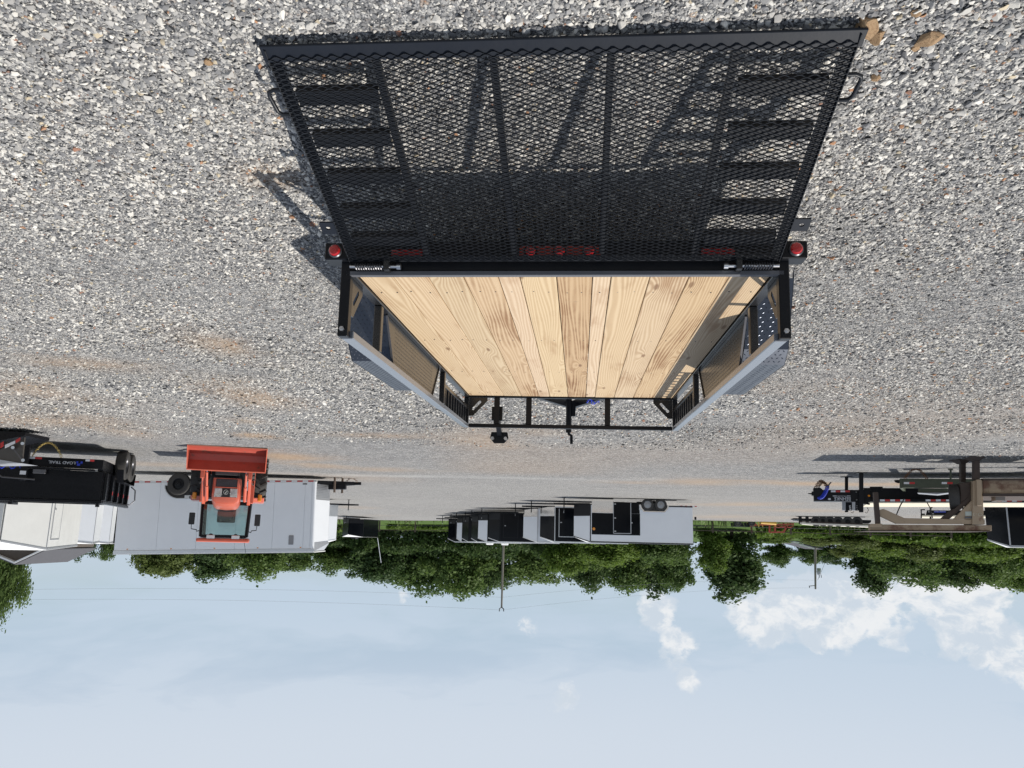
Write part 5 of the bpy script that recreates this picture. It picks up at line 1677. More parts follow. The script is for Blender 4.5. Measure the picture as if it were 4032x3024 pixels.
# ---- olive trailer tongue between the two
Yg = 20.6
f2 = gnd(3745, 1848)
tgn = thing('cargo_trailer', 'olive green trailer with taped frame and hanging chain behind the lowboy legs', 'trailer', (f2.x, Yg, float(G(f2.x, Yg))))
set_plane(tgn, 30, Yg)
slab(tgn, 'side_frame', [(3542, 1885), (3560, 1884), (4150, 1888), (4150, 1921), (3542, 1921)], Yg, .12, OLIVE, .008)
slab(tgn, 'side_frame', [(3542, 1885), (3560, 1884), (4150, 1888), (4150, 1921), (3542, 1921)], Yg + 1.7, .12, OLIVE, .008)
slab(tgn, 'front_beam', [(3542, 1884), (3554, 1884), (3554, 1922), (3542, 1922)], Yg - .015, 1.9, OLIVE, .006)
slab(tgn, 'fender', [(3615, 1923), (3730, 1923), (3730, 1941), (3615, 1940)], Yg + .05, .45, OLIVE)
slab(tgn, 'fender_top', [(3612, 1940), (3690, 1946), (3735, 1940)], Yg, .6, pmat('grey_sheet', (.30, .31, .33), .4), 0)
slab(tgn, 'coupler', [(3520, 1890), (3542, 1889), (3542, 1900), (3536, 1902), (3524, 1898)], Yg + .6, .15, BLACK)
slab(tgn, 'jack', rect(3739, 1848, 3747, 1886), Yg - .06, .06, OLIVE)
slab(tgn, 'jack_foot', rect(3733, 1846, 3753, 1849), Yg - .12, .2, OLIVE)
for k, q in enumerate((3559, 3708)):
    slab(tgn, 'reflector_strip', rect(q, 1898, q + 21, 1906), Yg - .006, .006, WHTAPE)
    slab(tgn, 'reflector_strip', rect(q + 22, 1898, q + 43, 1906), Yg - .006, .006, REDTAPE)
pts = [atp(tgn, 3562 + 88 * u, 1884 - 38 * math.sin(u * math.pi), Yg - .05) for u in np.linspace(0, 1, 26)]
MB().links(pts, .03, .010).build('safety_chain', RUSTCH, tgn)
nv = PLANES[tgn.name][0]
for o2, sg in ((.35, -1), (1.75, 1)):
    q_ = Vector((nv.y, -nv.x, 0)) * -1.9 + nv * o2
    wheel(tgn, (q_.x, q_.y, .40), nv * sg, .40, .25, .22, OLIVE)

# ---- dark enclosed trailer cut by the photo edge
Yk = 28.0
ck = at(3962, 1990, Yk)
gk = float(G(ck.x, Yk))
enclosed('glossy dark enclosed trailer with pale roof edge, cut off by the photo edge', (ck.x, Yk, gk), R(-61), 1, L=5.0, W=2.1, H=zpx(3980, 2152, Yk) - gk, vn=.62, drop=.25, side=BLACKGLOSS, nose=BLACKGLOSS, guard=ALU, guard_h=.22, trim=GREYTRIM)

# ---- gooseneck trailer with blue lettered band, farther back
Yq = 41.0
f3 = gnd(3684, 1962)
tq = thing('gooseneck_trailer', 'black gooseneck with blue lettered band seen through the lowboy neck', 'trailer', (f3.x, Yq, float(G(f3.x, Yq))))
set_plane(tq, 28, Yq)
slab(tq, 'neck', [(3650, 2009), (4100, 2012), (4100, 2027), (3645, 2028)], Yq, .5, BLACK)
slab(tq, 'lettered_band', rect(3678, 2011, 3724, 2018), Yq - .012, .01, BLUE)
lettering('LOAD TRAIL', .07, LETTER, tq, atp(tq, 3722, 2012.3, Yq - .02), (R(90), 0, R(28)), width=.52)
slab(tq, 'deck', [(3630, 2028), (4100, 2030), (4100, 2034), (3630, 2034)], Yq - .2, 2.4, MATS['pale_deck_timber'])
slab(tq, 'jack', rect(3660, 1982, 3668, 2044), Yq - .1, .1, BLACK)
gq = atp(tq, 3664, 2000, Yq)
MB().bb(gq.x - .06, gq.x + .06, gq.y - .1, gq.y, 0, gq.z).build('jack_leg', BLACK, tq)
slab(tq, 'headboard', [(3624, 2005), (3642, 2004), (3642, 2009), (3630, 2009), (3630, 2022), (3642, 2022), (3642, 2028), (3626, 2028)], Yq, .08, BLACK)
slab(tq, 'headboard_post', rect(3625, 2024, 3630, 2040), Yq, .08, BLACK)
for k in range(3):
    slab(tq, 'sticker', rect(3655 + 8 * k, 2013 + 4 * k, 3661 + 8 * k, 2017 + 4 * k), Yq - .016, .006, WHTAPE)
slab(tq, 'rear_leg', rect(3880, 1960, 3890, 2010), Yq + .2, .12, BLACK)

# ---- long low flatbed far back
Yl = 66.0
f4 = gnd(3150, 2033)
tl_ = thing('flatbed_trailer', 'long low black flatbed with pale deck and many wheels, far back by the trees', 'trailer', (f4.x, Yl, float(G(f4.x, Yl))))
set_plane(tl_, 23, Yl)
slab(tl_, 'frame', [(3112, 2044), (3125, 2050), (3420, 2062), (3430, 2056), (3430, 2048), (3125, 2040)], Yl, .3, BLACK)
slab(tl_, 'deck', [(3150, 2057), (3190, 2059), (3430, 2068), (3430, 2075), (3190, 2066), (3150, 2062)], Yl - .3, 2.4, pmat('bright_deck', (.66, .62, .55), .6))
for q in (3213, 3240, 3268, 3300, 3338, 3375):
    c_ = atp(tl_, q, 2046, Yl - .1)
    wheel(tl_, (c_.x, c_.y, .42), -PLANES[tl_.name][0], .42, .28, .22, BLACK)
for q in (3150, 3177):
    p_ = atp(tl_, q, 2050, Yl)
    MB().bb(p_.x - .12, p_.x + .12, p_.y - .12, p_.y, 0, p_.z + .3).build('landing_leg', BLACK, tl_)
lettering('BEHNKE', .2, LETTER, tl_, atp(tl_, 3147, 2045.5, Yl - .02), (R(90), 0, R(23)), width=.55)
slab(tl_, 'rub_rail', [(3150, 2052), (3430, 2064), (3430, 2067), (3150, 2056)], Yl - .34, .04, RUSTDK)

# ---- farm machines at the grass edge
Ym = 86.0
f5 = gnd(3060, 2060)
tm_ = thing('hay_rake', 'red framed farm implement with upright hoop at the grass edge', 'farm machine', (at(3060, 2060, Ym).x, Ym, float(G(-30, Ym))))
P = lambda px, py, dy=0: at(px, py, Ym + dy) - tm_.location
for a_, b_ in (((3030, 2066), (3030, 2096)), ((3030, 2096), (3085, 2095)), ((3085, 2095), (3100, 2070)), ((3050, 2066), (3052, 2094)), ((3030, 2066), (3125, 2064)), ((3072, 2074), (3098, 2075)), ((3060, 2052), (3125, 2058))):
    MB().beam(P(*a_), P(*b_), .16, .16).build('frame_bar', REDMACH, tm_)
for dy in (1.2,):
    for a_, b_ in (((3030, 2066), (3030, 2096)), ((3030, 2096), (3085, 2095)), ((3085, 2095), (3100, 2070)), ((3030, 2066), (3125, 2064))):
        MB().beam(P(*a_, dy), P(*b_, dy), .16, .16).build('frame_bar', REDMACH, tm_)
for q in (3066, 3084, 3105):
    c_ = P(q, 2056, .2)
    MB().tube([c_ + Vector((.55 * math.cos(a), 0, .32 * math.sin(a) + .25)) for a in np.linspace(0, 2 * math.pi, 16)[:-1]], .05, 5, close=True).build('rake_wheel', REDMACH, tm_)
ty = thing('hay_tedder', 'faded yellow farm implement lying low beside the red hoop', 'farm machine', (at(3020, 2060, Ym).x, Ym - 1, float(G(-28, Ym - 1))))
P = lambda px, py, dy=0: at(px, py, Ym - 1 + dy) - ty.location
MB().cyl(P(2995, 2056), P(3055, 2060), .22, 12).build('drum', YELLOW, ty, smooth=40)
MB().beam(P(2990, 2066), P(3060, 2066), .14, .14).build('frame_bar', REDMACH, ty)
for q in (2985, 3000, 3050):
    MB().beam(P(q, 2050), P(q + 3, 2074), .1, .1).build('frame_post', YELLOW, ty)
td2 = thing('farm_cart', 'low dark farm cart at the grass edge next to the yellow implement', 'farm machine', (at(2940, 2060, Ym).x, Ym, float(G(-26, Ym))))
P = lambda px, py, dy=0: at(px, py, Ym + dy) - td2.location
MB().prism([P(2892, 2058), P(2895, 2072), P(2950, 2075), P(2965, 2060)], (0, 1.6, 0)).build('body', BLACK, td2)
MB().prism([P(2940, 2058), P(2950, 2074), P(2985, 2070), P(2972, 2056)], (0, 1.2, 0)).build('hopper', REDMACH, td2)
for q in (2905, 2960):
    wheel(td2, P(q, 2058, -.1), (0, -1, 0), .38, .2, .2, DARKSTEEL)

# ================================================================== FIELD, FENCE, HOUSES
def edge_y(x):
    return 88.0 + .10 * np.asarray(x, dtype=float)


def field_z(x, y):
    e = edge_y(x)
    return G(x, np.minimum(y, 95)) + .02 + smooth(y - e, 0, 55) * 1.55


def grass_mat():
    m = bpy.data.materials.new('mown_grass')
    m.use_nodes = True
    t = NT(m.node_tree)
    p = t.n('ShaderNodeNewGeometry').outputs['Position']
    n1 = t.noise(p, .35, 5, .6)
    n2 = t.noise(t.vmul(p, (6, 2.5, 1)), 1.0, 5, .7)
    c = t.mix(n1.outputs[0], (.045, .085, .016), (.085, .125, .026))
    c = t.mix(t.math('MULTIPLY', n2.outputs[0], .5), c, (.05, .11, .02))
    bp = t.n('ShaderNodeBump', {'Height': n2.outputs[0], 'Strength': .6, 'Distance': .1})
    b = t.n('ShaderNodeBsdfPrincipled', {'Base Color': c, 'Roughness': .9, 'Specular IOR Level': .2, 'Normal': bp.outputs[0]})
    t.n('ShaderNodeOutputMaterial', {'Surface': b.outputs[0]})
    return m


fx = np.linspace(-160, 170, 120)
fv = np.concatenate([np.linspace(0, 60, 40), np.geomspace(62, 1200, 12)])
FX, FV = np.meshgrid(fx, fv)
FY = edge_y(FX) + FV + (vnoise(FX, FV * 0, .22, 40) - .5) * 2.2 * np.exp(-FV / 8)
FZ = field_z(FX, FY)
v_ = np.stack([FX.ravel(), FY.ravel(), FZ.ravel()], 1)
nc = FX.shape[1]
f_ = [(i * nc + j, i * nc + j + 1, (i + 1) * nc + j + 1, (i + 1) * nc + j) for i in range(FX.shape[0] - 1) for j in range(nc - 1)]
me = bpy.data.meshes.new('grass_field')
me.from_pydata(v_.tolist(), [], f_)
me.materials.append(grass_mat())
me.shade_smooth()
o = bpy.data.objects.new('grass_field', me)
COL.objects.link(o)
o['kind'] = 'structure'

# weeds along the edge of the gravel
LEAFW = pmat('weed_leaf', (.09, .13, .03), .7, var=.5, scale=3, second=(.20, .15, .07), thr=(.5, .7))
wb = MB()
for k in range(1500):
    x_ = random.uniform(-42, 60)
    y_ = float(edge_y(x_)) + random.gauss(.6, .5)
    z_ = float(field_z(x_, y_))
    dens = float(vnoise(np.array([x_]), np.array([0.0]), .25, 55)[0])
    if random.random() > dens ** 1.5 * 1.5:
        continue
    h = random.uniform(.15, .55) * (.6 + 1.4 * dens)
    a_ = random.uniform(0, 6.28)
    dx, dy = .05 * math.cos(a_), .05 * math.sin(a_)
    lx, ly = random.gauss(0, .18), random.gauss(0, .18)
    wb.add([(x_ - dx, y_ - dy, z_), (x_ + dx, y_ + dy, z_), (x_ + lx + dx * .8, y_ + ly + dy * .8, z_ + h * .6), (x_ + lx * 1.6, y_ + ly * 1.6, z_ + h)], [(0, 1, 2, 3)])
o = wb.build('weeds', LEAFW)
tag(o, 'ragged weeds along the edge where gravel meets grass', 'weeds', kind='stuff')

# post and rail fence along the field
fe = thing('fence', 'dark post and rail fence along the edge of the grass field', 'fence', (0, float(edge_y(0)) + 1.5, float(field_z(0, edge_y(0) + 1.5))))
po = [x for x in np.arange(-48, 60, 4.2)]
pts = []
for x_ in po:
    y_ = float(edge_y(x_)) + 1.5
    pts.append(Vector((x_, y_, float(field_z(x_, y_)))) - fe.location)
for p_ in pts:
    MB().bb(p_.x - .08, p_.x + .08, p_.y - .08, p_.y + .08, p_.z - .2, p_.z + 1.25).build('post', FENCEW, fe)
for a_, b_ in zip(pts[:-1], pts[1:]):
    MB().beam(a_ + Vector((0, -.11, 1.05)), b_ + Vector((0, -.11, 1.05)), .06, .08).build('rail', FENCEW, fe)
    MB().tube([a_ + Vector((0, -.11, .55)), b_ + Vector((0, -.11, .55))], .02, 4).build('wire', DARKSTEEL, fe)

# small white house far off beyond the field
Yh = 170.0
hz = at(2775, 2084, Yh)
hs = thing('house', 'small white house with dark window far behind the long white trailer', 'house', (hz.x, Yh, hz.z - .6))
P = lambda px, py, dy=0: at(px, py, Yh + dy) - hs.location
MB().prism([P(2700, 2076), P(2791, 2080), P(2791, 2116), P(2700, 2113)], (0, 6, 0)).build('wall', SIDING, hs)
MB().prism([P(2695, 2113, -.4), P(2796, 2117, -.4), P(2796, 2120, -.4), P(2695, 2117, -.4)], (0, 6.8, 0)).build('roof', ROOFW, hs)
wo = MB().prism([P(2762, 2097, -.05), P(2772, 2097, -.05), P(2772, 2110, -.05), P(2762, 2110, -.05)], (0, .06, 0)).build('window', SHINGLE, hs)
MB().prism([P(2761, 2103, -.1), P(2773, 2103, -.1), P(2773, 2104.2, -.1), P(2761, 2104.2, -.1)], (0, .04, 0)).build('window_bar', SIDING, wo)
# long dark-roofed building among the trees
Yr = 150.0
hb = at(3120, 2100, Yr)
bd = thing('barn', 'dark roofed barn with white eaves half hidden by trees', 'barn', (hb.x, Yr, 1.0))
P = lambda px, py, dy=0: at(px, py, Yr + dy) - bd.location
MB().prism([P(3040, 2080), P(3225, 2080), P(3225, 2140), P(3170, 2138), P(3040, 2122)], (0, 8, 0)).build('wall', pmat('dark_barn_wall', (.10, .10, .115), .8), bd)  # wall in one even dark grey
MB().prism([P(3020, 2112, -.6), P(3100, 2128, -.6), P(3240, 2164, -.6), P(3250, 2140, -.6), P(3100, 2112, -.6)], (0, 9, 0)).build('roof', SHINGLE, bd)
for q in ([(3026, 2120), (3060, 2127), (3060, 2123), (3030, 2117)], [(3115, 2134), (3165, 2144), (3163, 2136), (3125, 2131)], [(3146, 2146), (3208, 2162), (3208, 2159), (3150, 2143)]):
    MB().prism([P(*u_, -.75) for u_ in q], (0, .12, 0)).build('eaves_board', ROOFW, bd)
# gabled roof behind the white trailers on the photo's left
Yv = 47.0
hv = at(100, 2120, Yv)
gb = thing('shed', 'dark gabled shed roof with white trim above the tall white trailer', 'shed', (hv.x, Yv, float(G(hv.x, Yv))))
P = lambda px, py, dy=0: at(px, py, Yv + dy) - gb.location
base_z = 0.0
pp = [P(195, 2155), P(70, 2213), P(-60, 2160)]
MB().prism([pp[0], pp[1], pp[2], Vector((pp[2].x, pp[2].y, 0)), Vector((pp[0].x, pp[0].y, 0))], (0, 5, 0)).build('wall', pmat('brown_shed_wall', (.09, .075, .062), .8), gb)
for a_, b_ in ((0, 1), (1, 2)):
    MB().beam(pp[a_] + Vector((0, -.1, .03)), pp[b_] + Vector((0, -.1, .03)), .5, .09).build('white_trim', ROOFW, gb)
    MB().prism([pp[a_] + Vector((0, -.3, .09)), pp[b_] + Vector((0, -.3, .09)), pp[b_] + Vector((0, 5.3, .09)), pp[a_] + Vector((0, 5.3, .09))], (0, 0, .06)).build('roof', SHINGLE, gb)

# ================================================================== UTILITY POLES AND WIRES
def upole(label, px_top, py_top, px_base, Yp, rad, cross, transformer):
    top = at(px_top, py_top, Yp)
    bs = at(px_base, 2080, Yp)
    gz_ = float(field_z(bs.x, Yp)) if Yp > 90 else float(G(bs.x, Yp))
    base = Vector((bs.x, Yp, gz_))
    t = thing('utility_pole', label, 'pole', base, group='utility poles')
    tp = top - base
    MB().cyl((0, 0, -.3), tp, rad * 1.2, 10, rad * .8).build('pole', POLEW, t, smooth=40)
    if cross == 'fork':
        for s in (-1, 1):
            MB().tube([tp + Vector((0, -.1, -.1)), tp + Vector((s * .28, -.1, .12)), tp + Vector((s * .28, -.1, .42))], .07, 6).build('insulator_bracket', DARKSTEEL, t)
    else:
        MB().beam(tp + Vector((-.1, -.2, -.7)), tp + Vector((1.3, -.2, -.55)), .12, .12).build('crossarm', POLEW, t)
        MB().cyl(tp + Vector((1.2, -.2, -.5)), tp + Vector((1.2, -.2, -.2)), .07, 8).build('insulator', DARKSTEEL, t)
    if transformer:
        q = tp + Vector((-.75, -.25, -3.9))
        MB().lathe(q, (0, 0, 1), [(.30, 0), (.36, .08), (.36, 1.1), (.30, 1.2), (.1, 1.25)], 14).build('transformer', GREYTRIM, t, smooth=40)
        MB().beam(q + Vector((.3, .1, .7)), q + Vector((.7, .25, .7)), .1, .1).build('bracket', DARKSTEEL, t)
        for k in (-.15, .25):
            MB().cyl(q + Vector((-.2 + k, 0, 1.2)), q + Vector((-.25 + k, 0, 1.75)), .06, 6).build('bushing', DARKSTEEL, t)
        MB().tube([q + Vector((.3, .1, 2.2)), q + Vector((-1.6, 0, -1.8)), q + Vector((-2.6, 0, -3.6))], .03, 4).build('guy_wire', DARKSTEEL, t)
    return t, base + tp


p1, top1 = upole('slim grey utility pole with forked top behind the parked trailer row', 1975, 2394, 1984, 104.0, .15, 'fork', False)
p2, top2 = upole('utility pole carrying a grey transformer beside the barn', 3211, 2320, 3207, 150.0, .21, 'arm', True)


def wire(label, pts):
    m = MB(pts[0])
    m.tube(pts, .011, 4)
    o_ = m.build('power_line', WIREM)
    o_.location = pts[0]
    tag(o_, label, 'wire', 'overhead power lines')


def sag(a_, b_, s_, n=14):
    return [a_.lerp(b_, k / n) - Vector((0, 0, s_ * 4 * (k / n) * (1 - k / n))) for k in range(n + 1)]


wire('upper overhead wire running from the forked pole past the box trailer', sag(at(1975, 2402, 104), at(-500, 2375, 112), .9))
wire('lower overhead wire running from the forked pole past the box trailer', sag(at(1977, 2352, 104), at(-500, 2338, 112), .9))
wire('upper overhead wire between the forked pole and the transformer pole', sag(at(1975, 2402, 104), at(3225, 2315, 150), .8))
wire('lower overhead wire between the forked pole and the transformer pole', sag(at(1977, 2352, 104), at(3210, 2285, 150), .8))

# ================================================================== TREES
def leaf_mat(name, c_lo, c_hi):
    m = bpy.data.materials.new(name)
    m.use_nodes = True
    t = NT(m.node_tree)
    oi = t.n('ShaderNodeObjectInfo')
    p = t.n('ShaderNodeNewGeometry')
    n1 = t.noise(p.outputs['Position'], .55, 4, .6)
    n2 = t.noise(p.outputs['Position'], 5.0, 2, .6)
    f = t.math('ADD', t.math('MULTIPLY', n1.outputs[0], .8), t.math('MULTIPLY_ADD', n2.outputs[0], .55, -.28))
    f = t.math('ADD', f, t.math('MULTIPLY_ADD', oi.outputs['Random'], .3, -.15), clamp=True)
    c = t.mix(f, c_lo, c_hi)
    d = t.n('ShaderNodeBsdfPrincipled', {'Base Color': c, 'Roughness': .62, 'Specular IOR Level': .25})
    tr = t.n('ShaderNodeBsdfTranslucent', {'Color': c})
    mx = t.n('ShaderNodeMixShader', {0: .45, 1: d.outputs[0], 2: tr.outputs[0]})
    t.n('ShaderNodeOutputMaterial', {'Surface': mx.outputs[0]})
    return m


LEAVES = {'oak': leaf_mat('oak_leaves', (.060, .110, .030), (.175, .245, .065)), 'dark': leaf_mat('dark_leaves', (.042, .080, .028), (.115, .170, .052)),
          'light': leaf_mat('light_leaves', (.070, .13, .022), (.20, .27, .05)), 'willow': leaf_mat('willow_leaves', (.070, .105, .026), (.19, .225, .065))}
BARK = pmat('bark', (.085, .068, .055), .9, var=.4, scale=5, bump=.5, bscale=12)


def crown_mesh(seed, n_lobes, leaves, leaf, spread=1.0, tall=1.0, gap=.0):
    """leaf-clump cards spread through uneven lobes; unit crown, about 2 wide and 2 tall"""
    r = np.random.default_rng(seed)
    # lobes packed through an uneven ellipsoid, small ones out on the rim
    u = r.normal(size=(n_lobes, 3))
    u /= np.linalg.norm(u, axis=1)[:, None]
    q = r.uniform(.25, .86, n_lobes)
    bulge = .70 + .46 * r.random((6, 5))[((np.arctan2(u[:, 1], u[:, 0]) + 3.15) * .9).astype(int) % 6, ((u[:, 2] + 1) * 2.4).astype(int) % 5]
    cs = u * (q * bulge)[:, None] * np.array([spread, spread, tall])
    rs = r.uniform(.13, .30, n_lobes) * (1.25 - .5 * q)
    pick = r.choice(n_lobes, leaves, p=rs ** 1.6 / (rs ** 1.6).sum())
    d = r.normal(size=(leaves, 3))
    d /= np.linalg.norm(d, axis=1)[:, None]
    rad = rs[pick] * (.35 + .85 * r.random(leaves) ** .7)
    stray = r.random(leaves) < .10
    rad[stray] *= 1.35
    c = cs[pick] + d * rad[:, None] * np.array([1.1, 1.1, .85])
    nrm = d + r.normal(0, .55, (leaves, 3)) + np.array([0, 0, .35])
    nrm /= np.linalg.norm(nrm, axis=1)[:, None]
    t1 = np.cross(nrm, r.normal(size=(leaves, 3)))
    t1 /= np.linalg.norm(t1, axis=1)[:, None]
    t2 = np.cross(nrm, t1)
    s1 = (leaf * r.uniform(.6, 1.35, leaves))[:, None]
    s2 = s1 * r.uniform(.45, .8, (leaves, 1))
    V = np.stack([c - t1 * s1, c - t2 * s2, c + t1 * s1 * .9, c + t2 * s2], 1).reshape(-1, 3)
    me_ = bpy.data.meshes.new('crown')
    me_.vertices.add(len(V))
    me_.vertices.foreach_set('co', V.astype(np.float32).ravel())
    me_.loops.add(4 * leaves)
    me_.loops.foreach_set('vertex_index', np.arange(4 * leaves, dtype=np.int32))
    me_.polygons.add(leaves)
    me_.polygons.foreach_set('loop_start', np.arange(0, 4 * leaves, 4, dtype=np.int32))
    me_.polygons.foreach_set('loop_total', np.full(leaves, 4, dtype=np.int32))
    me_.update(calc_edges=True)
    return me_, cs


CROWNS = [crown_mesh(300 + k, 80 + 8 * k, 12000, .046, 1.0, 1.0) for k in range(5)]
TALL = [crown_mesh(340 + k, 80, 12000, .045, .62, 1.25) for k in range(2)]
DETAIL = crown_mesh(380, 120, 20000, .032)
variants = {}
bounds = {}


def tree(label, px, py_top, wpx, Y, kind, var, low=.12, group='trees along the far edge of the field', squash=1.0):
    top = at(px, py_top, Y)
    gz_ = float(field_z(top.x, Y)) if Y > 92 else float(G(top.x, Y))
    h = top.z - gz_
    wid = wpx * Y / FPX
    t = thing('tree', label, 'tree', (top.x, Y, gz_), (0, 0, random.uniform(0, 6.28)), group)
    lib = DETAIL if var == 'd' else (TALL[var % 2] if isinstance(var, int) and var >= 10 else CROWNS[var % 5])
    me0, cs = lib
    key = (id(me0), kind)
    if key not in variants:
        mc = me0.copy()
        mc.materials.append(LEAVES[kind])
        variants[key] = mc
    cr = bpy.data.objects.new('crown', variants[key])
    COL.objects.link(cr)
    cr.parent = t
    ch = h * (1 - low)
    if id(me0) not in bounds:
        co = np.empty(len(me0.vertices) * 3, dtype=np.float32)
        me0.vertices.foreach_get('co', co)
        co = co.reshape(-1, 3)
        bounds[id(me0)] = (np.percentile(np.hypot(co[:, 0], co[:, 1]), 99), np.percentile(co[:, 2], .5), np.percentile(co[:, 2], 99.7))
    rx_, zlo, zhi = bounds[id(me0)]
    ks = ch / (zhi - zlo)
    cr.scale = (wid / 2 / rx_, wid / 2 / rx_ * squash, ks)
    cr.location = (0, 0, h * low - zlo * ks)
    m = MB()
    r0 = max(.12, h * .022)
    m.cyl((0, 0, -.3), (h * .01, 0, h * .35), r0 * 1.35, 8, r0 * .9)
    m.cyl((h * .01, 0, h * .34), (-h * .01, h * .01, h * .72), r0 * .9, 7, r0 * .35)
    for k in range(6):
        c_ = cs[(k * 3) % len(cs)]
        q = Vector((c_[0] * cr.scale.x * .8, c_[1] * cr.scale.y * .8, cr.location.z + c_[2] * cr.scale.z * .8))
        z0_ = min(h * .6, max(h * .2, q.z - h * .15))
        m.cyl((0, 0, z0_), q, r0 * .45, 5, r0 * .12)
    m.build('trunk', BARK, t, smooth=50)
    return t


TREES = [
    (0, 2435, 165, 52, 'oak', 'd', .06, 'leafy green tree at the photo edge above the shed roof'),
    (-70, 2350, 220, 60, 'dark', 1, .06, 'dark tree mostly outside the frame beside the shed'),
    (315, 2206, 110, 95, 'dark', 2, .1, 'small dark treetop above the gap between the white trailers'),
    (425, 2205, 85, 95, 'oak', 3, .1, 'small treetop next to the upper corner of the big box trailer'),
    (640, 2268, 220, 118, 'willow', 0, .1, 'pale yellow-green willow-like tree above the big box trailer'),
    (830, 2285, 240, 128, 'dark', 1, .08, 'dark broad tree directly above the tractor cab'),
    (1010, 2282, 230, 122, 'oak', 4, .08, 'brownish green tree with bare twigs above the box trailer nose'),
    (1160, 2248, 200, 140, 'oak', 3, .05, 'lower tree in the dip between the dark tree and the lone black trailer'),
    (1320, 2262, 210, 132, 'oak', 2, .05, 'rounded tree above the white trailer with bare metal guard'),
    (1480, 2290, 230, 126, 'dark', 0, .05, 'dark tree standing right behind the lone black trailer'),
    (1640, 2340, 260, 132, 'oak', 4, .05, 'large bushy tree left of the forked utility pole'),
    (1800, 2352, 260, 126, 'oak', 1, .05, 'tallest bushy tree just beside the forked utility pole'),
    (1930, 2338, 200, 138, 'dark', 2, .05, 'dark tree whose crown is crossed by the forked utility pole'),
    (2100, 2298, 240, 130, 'oak', 3, .05, 'mid-green tree above the polished trailer noses'),
    (2230, 2262, 160, 118, 'light', 0, .05, 'yellow-green lower tree above the nose of the long white trailer'),
    (2310, 2326, 200, 136, 'dark', 4, .05, 'dark round treetop above the front of the long white trailer'),
    (2450, 2330, 220, 128, 'oak', 1, .05, 'dense tree above the black door of the long white trailer'),
    (2560, 2348, 230, 132, 'dark', 2, .05, 'dark tall tree above the wheels of the long white trailer'),
    (2660, 2318, 140, 126, 'oak', 0, .05, 'green tree above the tail of the long white trailer'),
    (2400, 2230, 260, 112, 'light', 3, .03, 'yellow-green lower tree in front of the dense trees over the white trailer'),
    (2620, 2225, 220, 112, 'oak', 4, .03, 'low spreading tree just over the roof of the long white trailer'),
    (2890, 2368, 235, 108, 'dark', 11, .05, 'tallest dark tree standing by itself beyond the grass'),
    (2810, 2252, 125, 100, 'light', 10, .08, 'bright yellow-green tree in front of the tallest dark tree'),
    (3070, 2232, 140, 138, 'oak', 2, .08, 'small loose tree between the tall dark tree and the barn'),
    (3185, 2222, 110, 165, 'oak', 1, .1, 'small tree behind the transformer pole'),
    (3270, 2222, 110, 172, 'dark', 3, .1, 'small round dark tree beyond the transformer pole'),
    (3345, 2198, 130, 128, 'willow', 0, .05, 'low yellow-green tree beside the transformer pole'),
    (3440, 2336, 160, 118, 'dark', 10, .05, 'dark upright tree at the near end of the tree wall'),
    (3560, 2300, 240, 110, 'oak', 4, .04, 'broad green tree next to the dark upright tree'),
    (3690, 2322, 230, 116, 'oak', 2, .04, 'tall green tree above the lowboy gooseneck'),
    (3800, 2318, 220, 112, 'dark', 1, .04, 'dark tree above the lowboy column'),
    (3910, 2300, 200, 108, 'oak', 3, .04, 'green tree above the dark trailer at the photo edge'),
    (4010, 2325, 220, 112, 'light', 0, .04, 'yellow-green tree at the photo edge beyond the dark trailer'),
    (3480, 2205, 200, 100, 'light', 2, .02, 'low yellow-green bush-like tree in front of the dark upright tree'),
    (3620, 2210, 220, 98, 'willow', 1, .02, 'low pale tree skirting the tree wall over the lowboy'),
    (3760, 2200, 200, 98, 'light', 3, .02, 'low bright tree over the lowboy knee'),
    (3900, 2215, 220, 98, 'light', 4, .02, 'low bright tree beside the dark trailer roof'),
    (3240, 2150, 170, 105, 'willow', 4, .02, 'scrubby pale tree growing in front of the barn'),
    (3085, 2128, 90, 120, 'willow', 3, .02, 'scrubby pale tree hiding the middle of the barn'),
    (3200, 2146, 80, 128, 'oak', 2, .02, 'scrubby green tree hiding the far end of the barn'),
    (3040, 2140, 130, 112, 'light', 0, .02, 'scrubby bush-like tree behind the red hoop'),
    (3380, 2170, 160, 96, 'willow', 2, .02, 'scrubby yellowish tree left of the low bushes over the flatbed'),
]
for px, pt, wp, Y, kd, vr, lw, lb in TREES:
    tree(lb, px, pt, wp * 1.12, Y, kd, vr, lw)

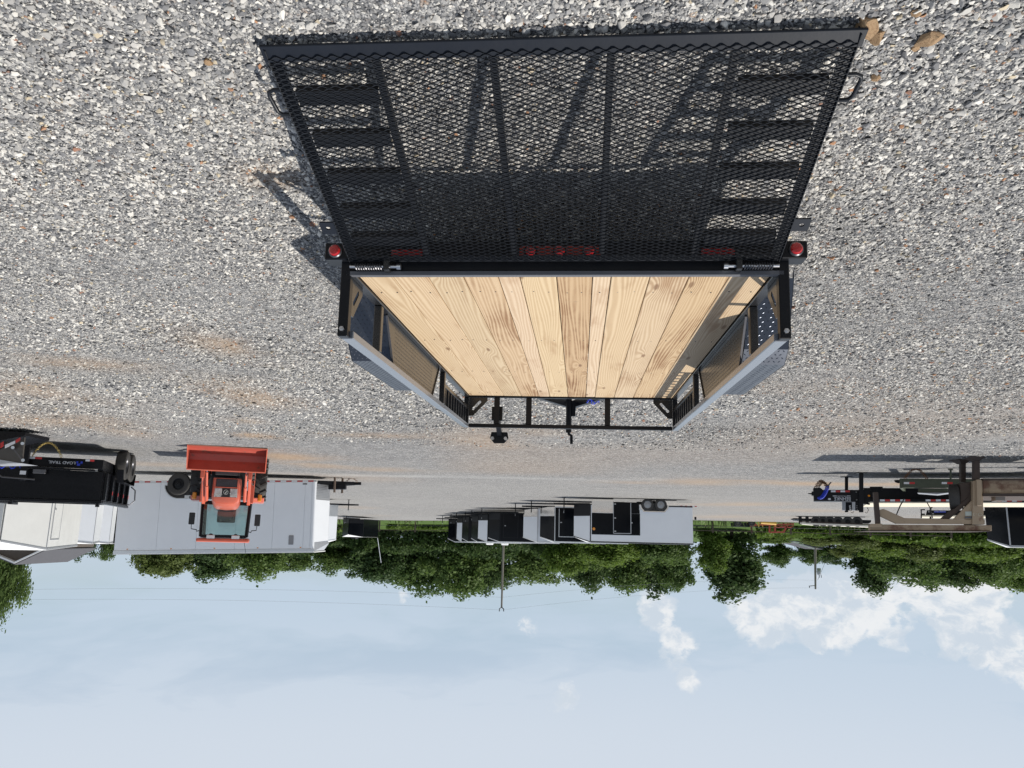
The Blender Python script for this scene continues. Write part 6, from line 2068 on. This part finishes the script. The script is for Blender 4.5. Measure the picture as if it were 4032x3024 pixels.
# dense undergrowth and the wood behind, read as one mass
def thicket(name, label, spans, kind, seed, n):
    r = np.random.default_rng(seed)
    V = []
    tot = sum(s[4] for s in spans)
    for px0, px1, ptop, Y, wgt in spans:
        k = int(n * wgt / tot)
        px = r.uniform(px0, px1, k)
        X = np.array([at(p, 2100, Y).x for p in (px0, px1)])
        x_ = X[0] + (X[1] - X[0]) * (px - px0) / (px1 - px0)
        y_ = Y + r.uniform(-2.5, 2.5, k)
        zt_ = at((px0 + px1) / 2, ptop, Y).z
        zg_ = field_z(x_, y_) if Y > 90 else G(x_, y_)
        lump = .55 + .55 * vnoise(x_, y_, .35, seed) + .25 * (vnoise(x_, y_, 1.1, seed + 1) - .5)
        z_ = zg_ + (zt_ - zg_) * lump * r.random(k) ** .6
        V.append(np.stack([x_, y_, z_], 1))
    c = np.concatenate(V)
    m_ = len(c)
    nrm = r.normal(size=(m_, 3)) + np.array([0, -.4, .5])
    nrm /= np.linalg.norm(nrm, axis=1)[:, None]
    t1 = np.cross(nrm, r.normal(size=(m_, 3)))
    t1 /= np.linalg.norm(t1, axis=1)[:, None]
    t2 = np.cross(nrm, t1)
    s1 = r.uniform(.16, .42, (m_, 1))
    VV = np.stack([c - t1 * s1, c - t2 * s1 * .6, c + t1 * s1, c + t2 * s1 * .6], 1).reshape(-1, 3)
    me_ = bpy.data.meshes.new(name)
    me_.from_pydata(VV.tolist(), [], np.arange(4 * m_).reshape(-1, 4).tolist())
    me_.materials.append(LEAVES[kind])
    o_ = bpy.data.objects.new(name, me_)
    COL.objects.link(o_)
    tag(o_, label, 'undergrowth', kind='stuff')


thicket('undergrowth', 'dark undergrowth filling the gaps below the far trees', [(560, 1260, 2190, 128, 2), (1260, 1420, 2150, 122, 1), (1400, 2000, 2200, 122, 3), (2000, 2700, 2200, 122, 3), (2840, 3000, 2130, 118, .5), (1240, 1420, 2112, 112, .5)], 'dark', 501, 24000)
thicket('hedge_scrub', 'yellow-green scrub along the fence behind the lowboy and flatbeds', [(3000, 3420, 2118, 96, 1), (3400, 4150, 2150, 94, 2.5), (1530, 1780, 2085, 104, .6), (1260, 1400, 2108, 110, .3)], 'light', 502, 15000)
